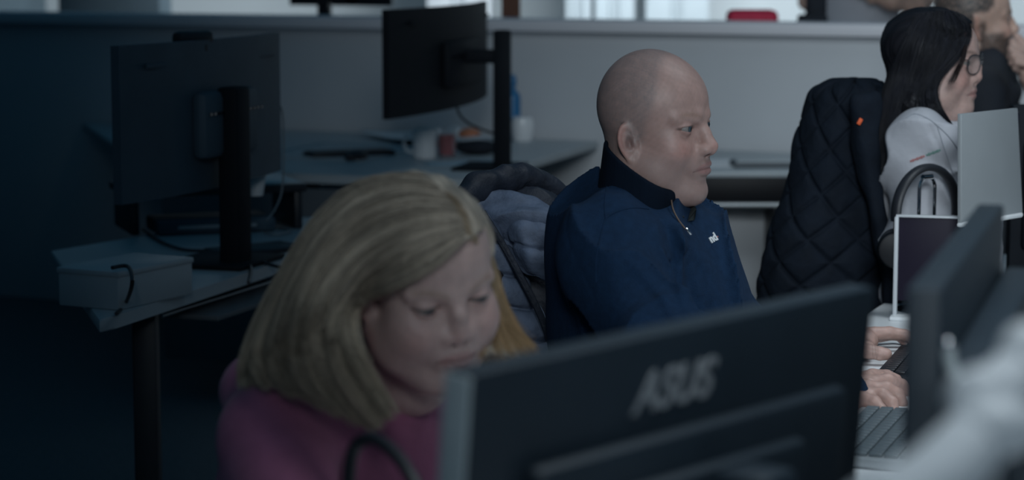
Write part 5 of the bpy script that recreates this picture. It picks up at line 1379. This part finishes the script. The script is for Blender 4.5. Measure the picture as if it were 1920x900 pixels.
# metal bracket with two bright screws on the back of the edge-on monitor
br = thing('cable_bracket', 'clear bracket with two shiny round screws behind the edge-on monitor', 'bracket', P(1790, 690, 1.60))
o_ = V(P(1790, 690, 1.60))
MB().tube([V(P(1777, 645, 1.60))-o_, V(P(1784, 690, 1.60))-o_, V(P(1800, 716, 1.60))-o_], .0045, 12).build('bracket_bar', M['monside'], br)
for (x, y) in ((1777, 645), (1800, 716)):
    p_ = V(P(x, y, 1.592))-o_; MB().sph(p_, .0042, 12).build('screw_head', M['chrome'], br)
# cable in front of the blonde woman
cable('black cable looping up in front of the blonde woman beside the big monitor', [P(655, 960, 2.0), P(655, 880, 2.0), P(668, 835, 2.0), P(700, 822, 1.98), P(740, 850, 1.95), P(775, 900, 1.92), P(800, 960, 1.9)], .006)

# ------------------------------------------------------------------ beyond the partition
LC = 6.5; cc_ = mid-dirp*1.6-nrm*.55
ct = thing('counter', 'pale counter along the far side of the low partition', 'counter', tuple(cc_[:2])+(0,), angp)
MB().box((0, 0, 1.11), (LC, .8, .03), .004).build('counter_top', M['part'], ct); MB().box((0, .3, .55), (LC*.98, .03, 1.09), .003).build('counter_front', M['part'], ct)
CZ = 1.126
def far(x, y): 
    return PZ(x, y, CZ)
def onct(x, off=.5):
    d = P(x, 40, 1.0); n = nrm; k = ((mid-n*off) @ n)/(d[0]*n[0]+d[1]*n[1]); return np.array((d[0]*k, k, CZ))
pr_ = onct(1410); rc = thing('folded_cloth', 'red folded cloth lying on the counter beyond the partition', 'cloth', pr_)
MB().prism([(-.115, -.08), (.115, -.08), (.115, .08), (-.115, .08)], 0, .03, .01).build('lower_fold', M['red'], rc)
b = MB(); b.box((-.0, 0, .058), (.19, .13, .065), .025, seg=3); b.build('upper_fold', M['red'], rc)
bg_ = onct(1522); bb = thing('handbag', 'black bag standing on the counter beyond the partition', 'bag', bg_)
b = MB(); b.prism([(-.05, -.05), (.055, -.05), (.055, .05), (-.05, .05)], 0, .075, .012); b.build('lower_body', M['black_cloth'], bb)
MB().box((.015, 0, .12), (.075, .08, .13), .02, seg=3).build('upper_body', M['black_cloth'], bb)
bx = onct(958, .6); o = thing('cardboard_box', 'brown box on the counter beyond the partition, right of the rear monitor', 'box', bx); MB().box((0, 0, .1), (.075, .1, .2), .004).build('box_body', M['brown'], o); MB().box((0, 0, .203), (.08, .105, .01), .002).build('lid', M['brown'], o)
pa_ = onct(545, .75); pb_ = onct(735, .75)
monitor('wide dark monitor standing on the counter beyond the partition, upper left', pa_, pb_, CZ+.42, .34, t=.02, bulge=.03, ledge=False, zdesk=CZ, body=M['blackg'])
for bpy_o in [o for o in COL.objects if o.get('label', '').startswith('wide dark monitor')]:
    bpy_o.location.z = CZ
for i, (x0, x1, D, m, lab) in enumerate(((1060, 1108, 13.5, 'deskg', 'narrow white cupboard against the far wall, above the man in navy'), (1115, 1190, 13.7, 'deskg', 'pale cupboard against the far wall, right of the narrow one'), (1210, 1330, 13.9, 'deskg', 'grey cupboard against the far wall near the red cloth'), (800, 920, 13.9, 'part', 'pale cupboard against the far wall above the rear monitor'))):
    a = P(x0, 0, D); b_ = P(x1, 0, D); wd = b_[0]-a[0]
    o = thing('cupboard', lab, 'cupboard', ((a[0]+b_[0])/2, D, 0))
    MB().box((0, .2, 1.0), (wd, .4, 2.0), .005).build('carcass', M[m], o)
    for s in (-1, 1):
        dr_ = MB().box((s*wd/4, -.01, 1.0), (wd/2-.006, .02, 1.94), .003).build('door', M[m], o)
        MB().tube([(s*.03, -.03, 1.05), (s*.03, -.03, 1.2)], .006).build('handle', M['deskg'], dr_)
# round-backed white chair behind the bearded man
q = P(1905, 150, 7.2); wc_ = thing('visitor_chair', 'white round-backed chair behind the bearded man at the right edge', 'chair', (q[0], q[1], 0))
b = MB(); b.sph((0, 0, 1.03), .13, 20, (.85, .35, 1.15)); b.build('backrest', M['part'], wc_)
MB().sph((0, -.2, .48), .2, 16, (1.1, 1.1, .25)).build('seat', M['part'], wc_)
MB().box((0, .02, .72), (.06, .02, .55), .008).build('back_support', M['chrome'], wc_)
for sx in (-1, 1):
    for sy in (-1, 1): MB().cyl((sx*.14, -.2+sy*.14, .46), (sx*.19, -.2+sy*.19, 0), .011).build('leg', M['chrome'], wc_)
# chest lettering on the man's pullover
def hit(fn_obj, x, y):
    dg = bpy.context.evaluated_depsgraph_get(); o_ = Vector((0, 0, CAMZ)); d_ = (V(P(x, y, 1.0))-o_).normalized()
    ok, loc, nor, *_ = fn_obj.ray_cast(o_-fn_obj.matrix_world.translation, d_)
    return (loc+fn_obj.matrix_world.translation, nor) if ok else (V(P(x, y, 3.5)), Vector((0, -1, 0)))
bpy.context.view_layer.update()
pu = bpy.data.objects['pullover']
loc, nor = hit(pu, 1336, 447)
zx = nor.normalized(); xx = Vector((0, 0, 1)).cross(zx).normalized(); yy = zx.cross(xx)
Mx_ = Matrix((xx, yy, zx)).transposed().to_4x4(); Mx_ = Mx_ @ Matrix.Rotation(R(14), 4, 'Z')
t = text_mesh('chest_lettering', 'nd', .019, .0008, M['stitch_white'], man_root, Matrix.Translation(loc+zx*.001-man_root.location) @ Mx_, bold=.0006)
l2, n2_ = hit(pu, 1345, 444)
ob = MB().sph(l2, .0016, 8).build('red_dot', M['stitch_red'], None); child(ob, man_root)

def seam(root, target, pts, r, m, name='seam', off=.0004):
    out = []
    for x, y in smooth_curve([(a, b, 0) for a, b in pts], 24)[:, :2]:
        l, n = hit(target, x, y); out.append(l+n*off)
    o = MB().tube(out, r, 6).build(name, m, None); child(o, root)
seam(man_root, pu, [(1216, 392), (1185, 390), (1155, 398), (1136, 412), (1126, 445), (1118, 485), (1118, 530)], .0012, M['navy'])
seam(man_root, pu, [(1136, 412), (1134, 385), (1138, 350)], .0011, M['navy'])
shr = [o for o in COL.objects if o.name.startswith('shirt') and o.parent == rw][0]
mseam = mat('seam_shadow_thread', (.3, .32, .36), .9)
seam(rw, shr, [(1757, 236), (1768, 270), (1778, 300), (1790, 330)], .0011, mseam)
seam(rw, shr, [(1700, 222), (1716, 214), (1745, 226), (1775, 252), (1795, 278)], .0012, mseam)
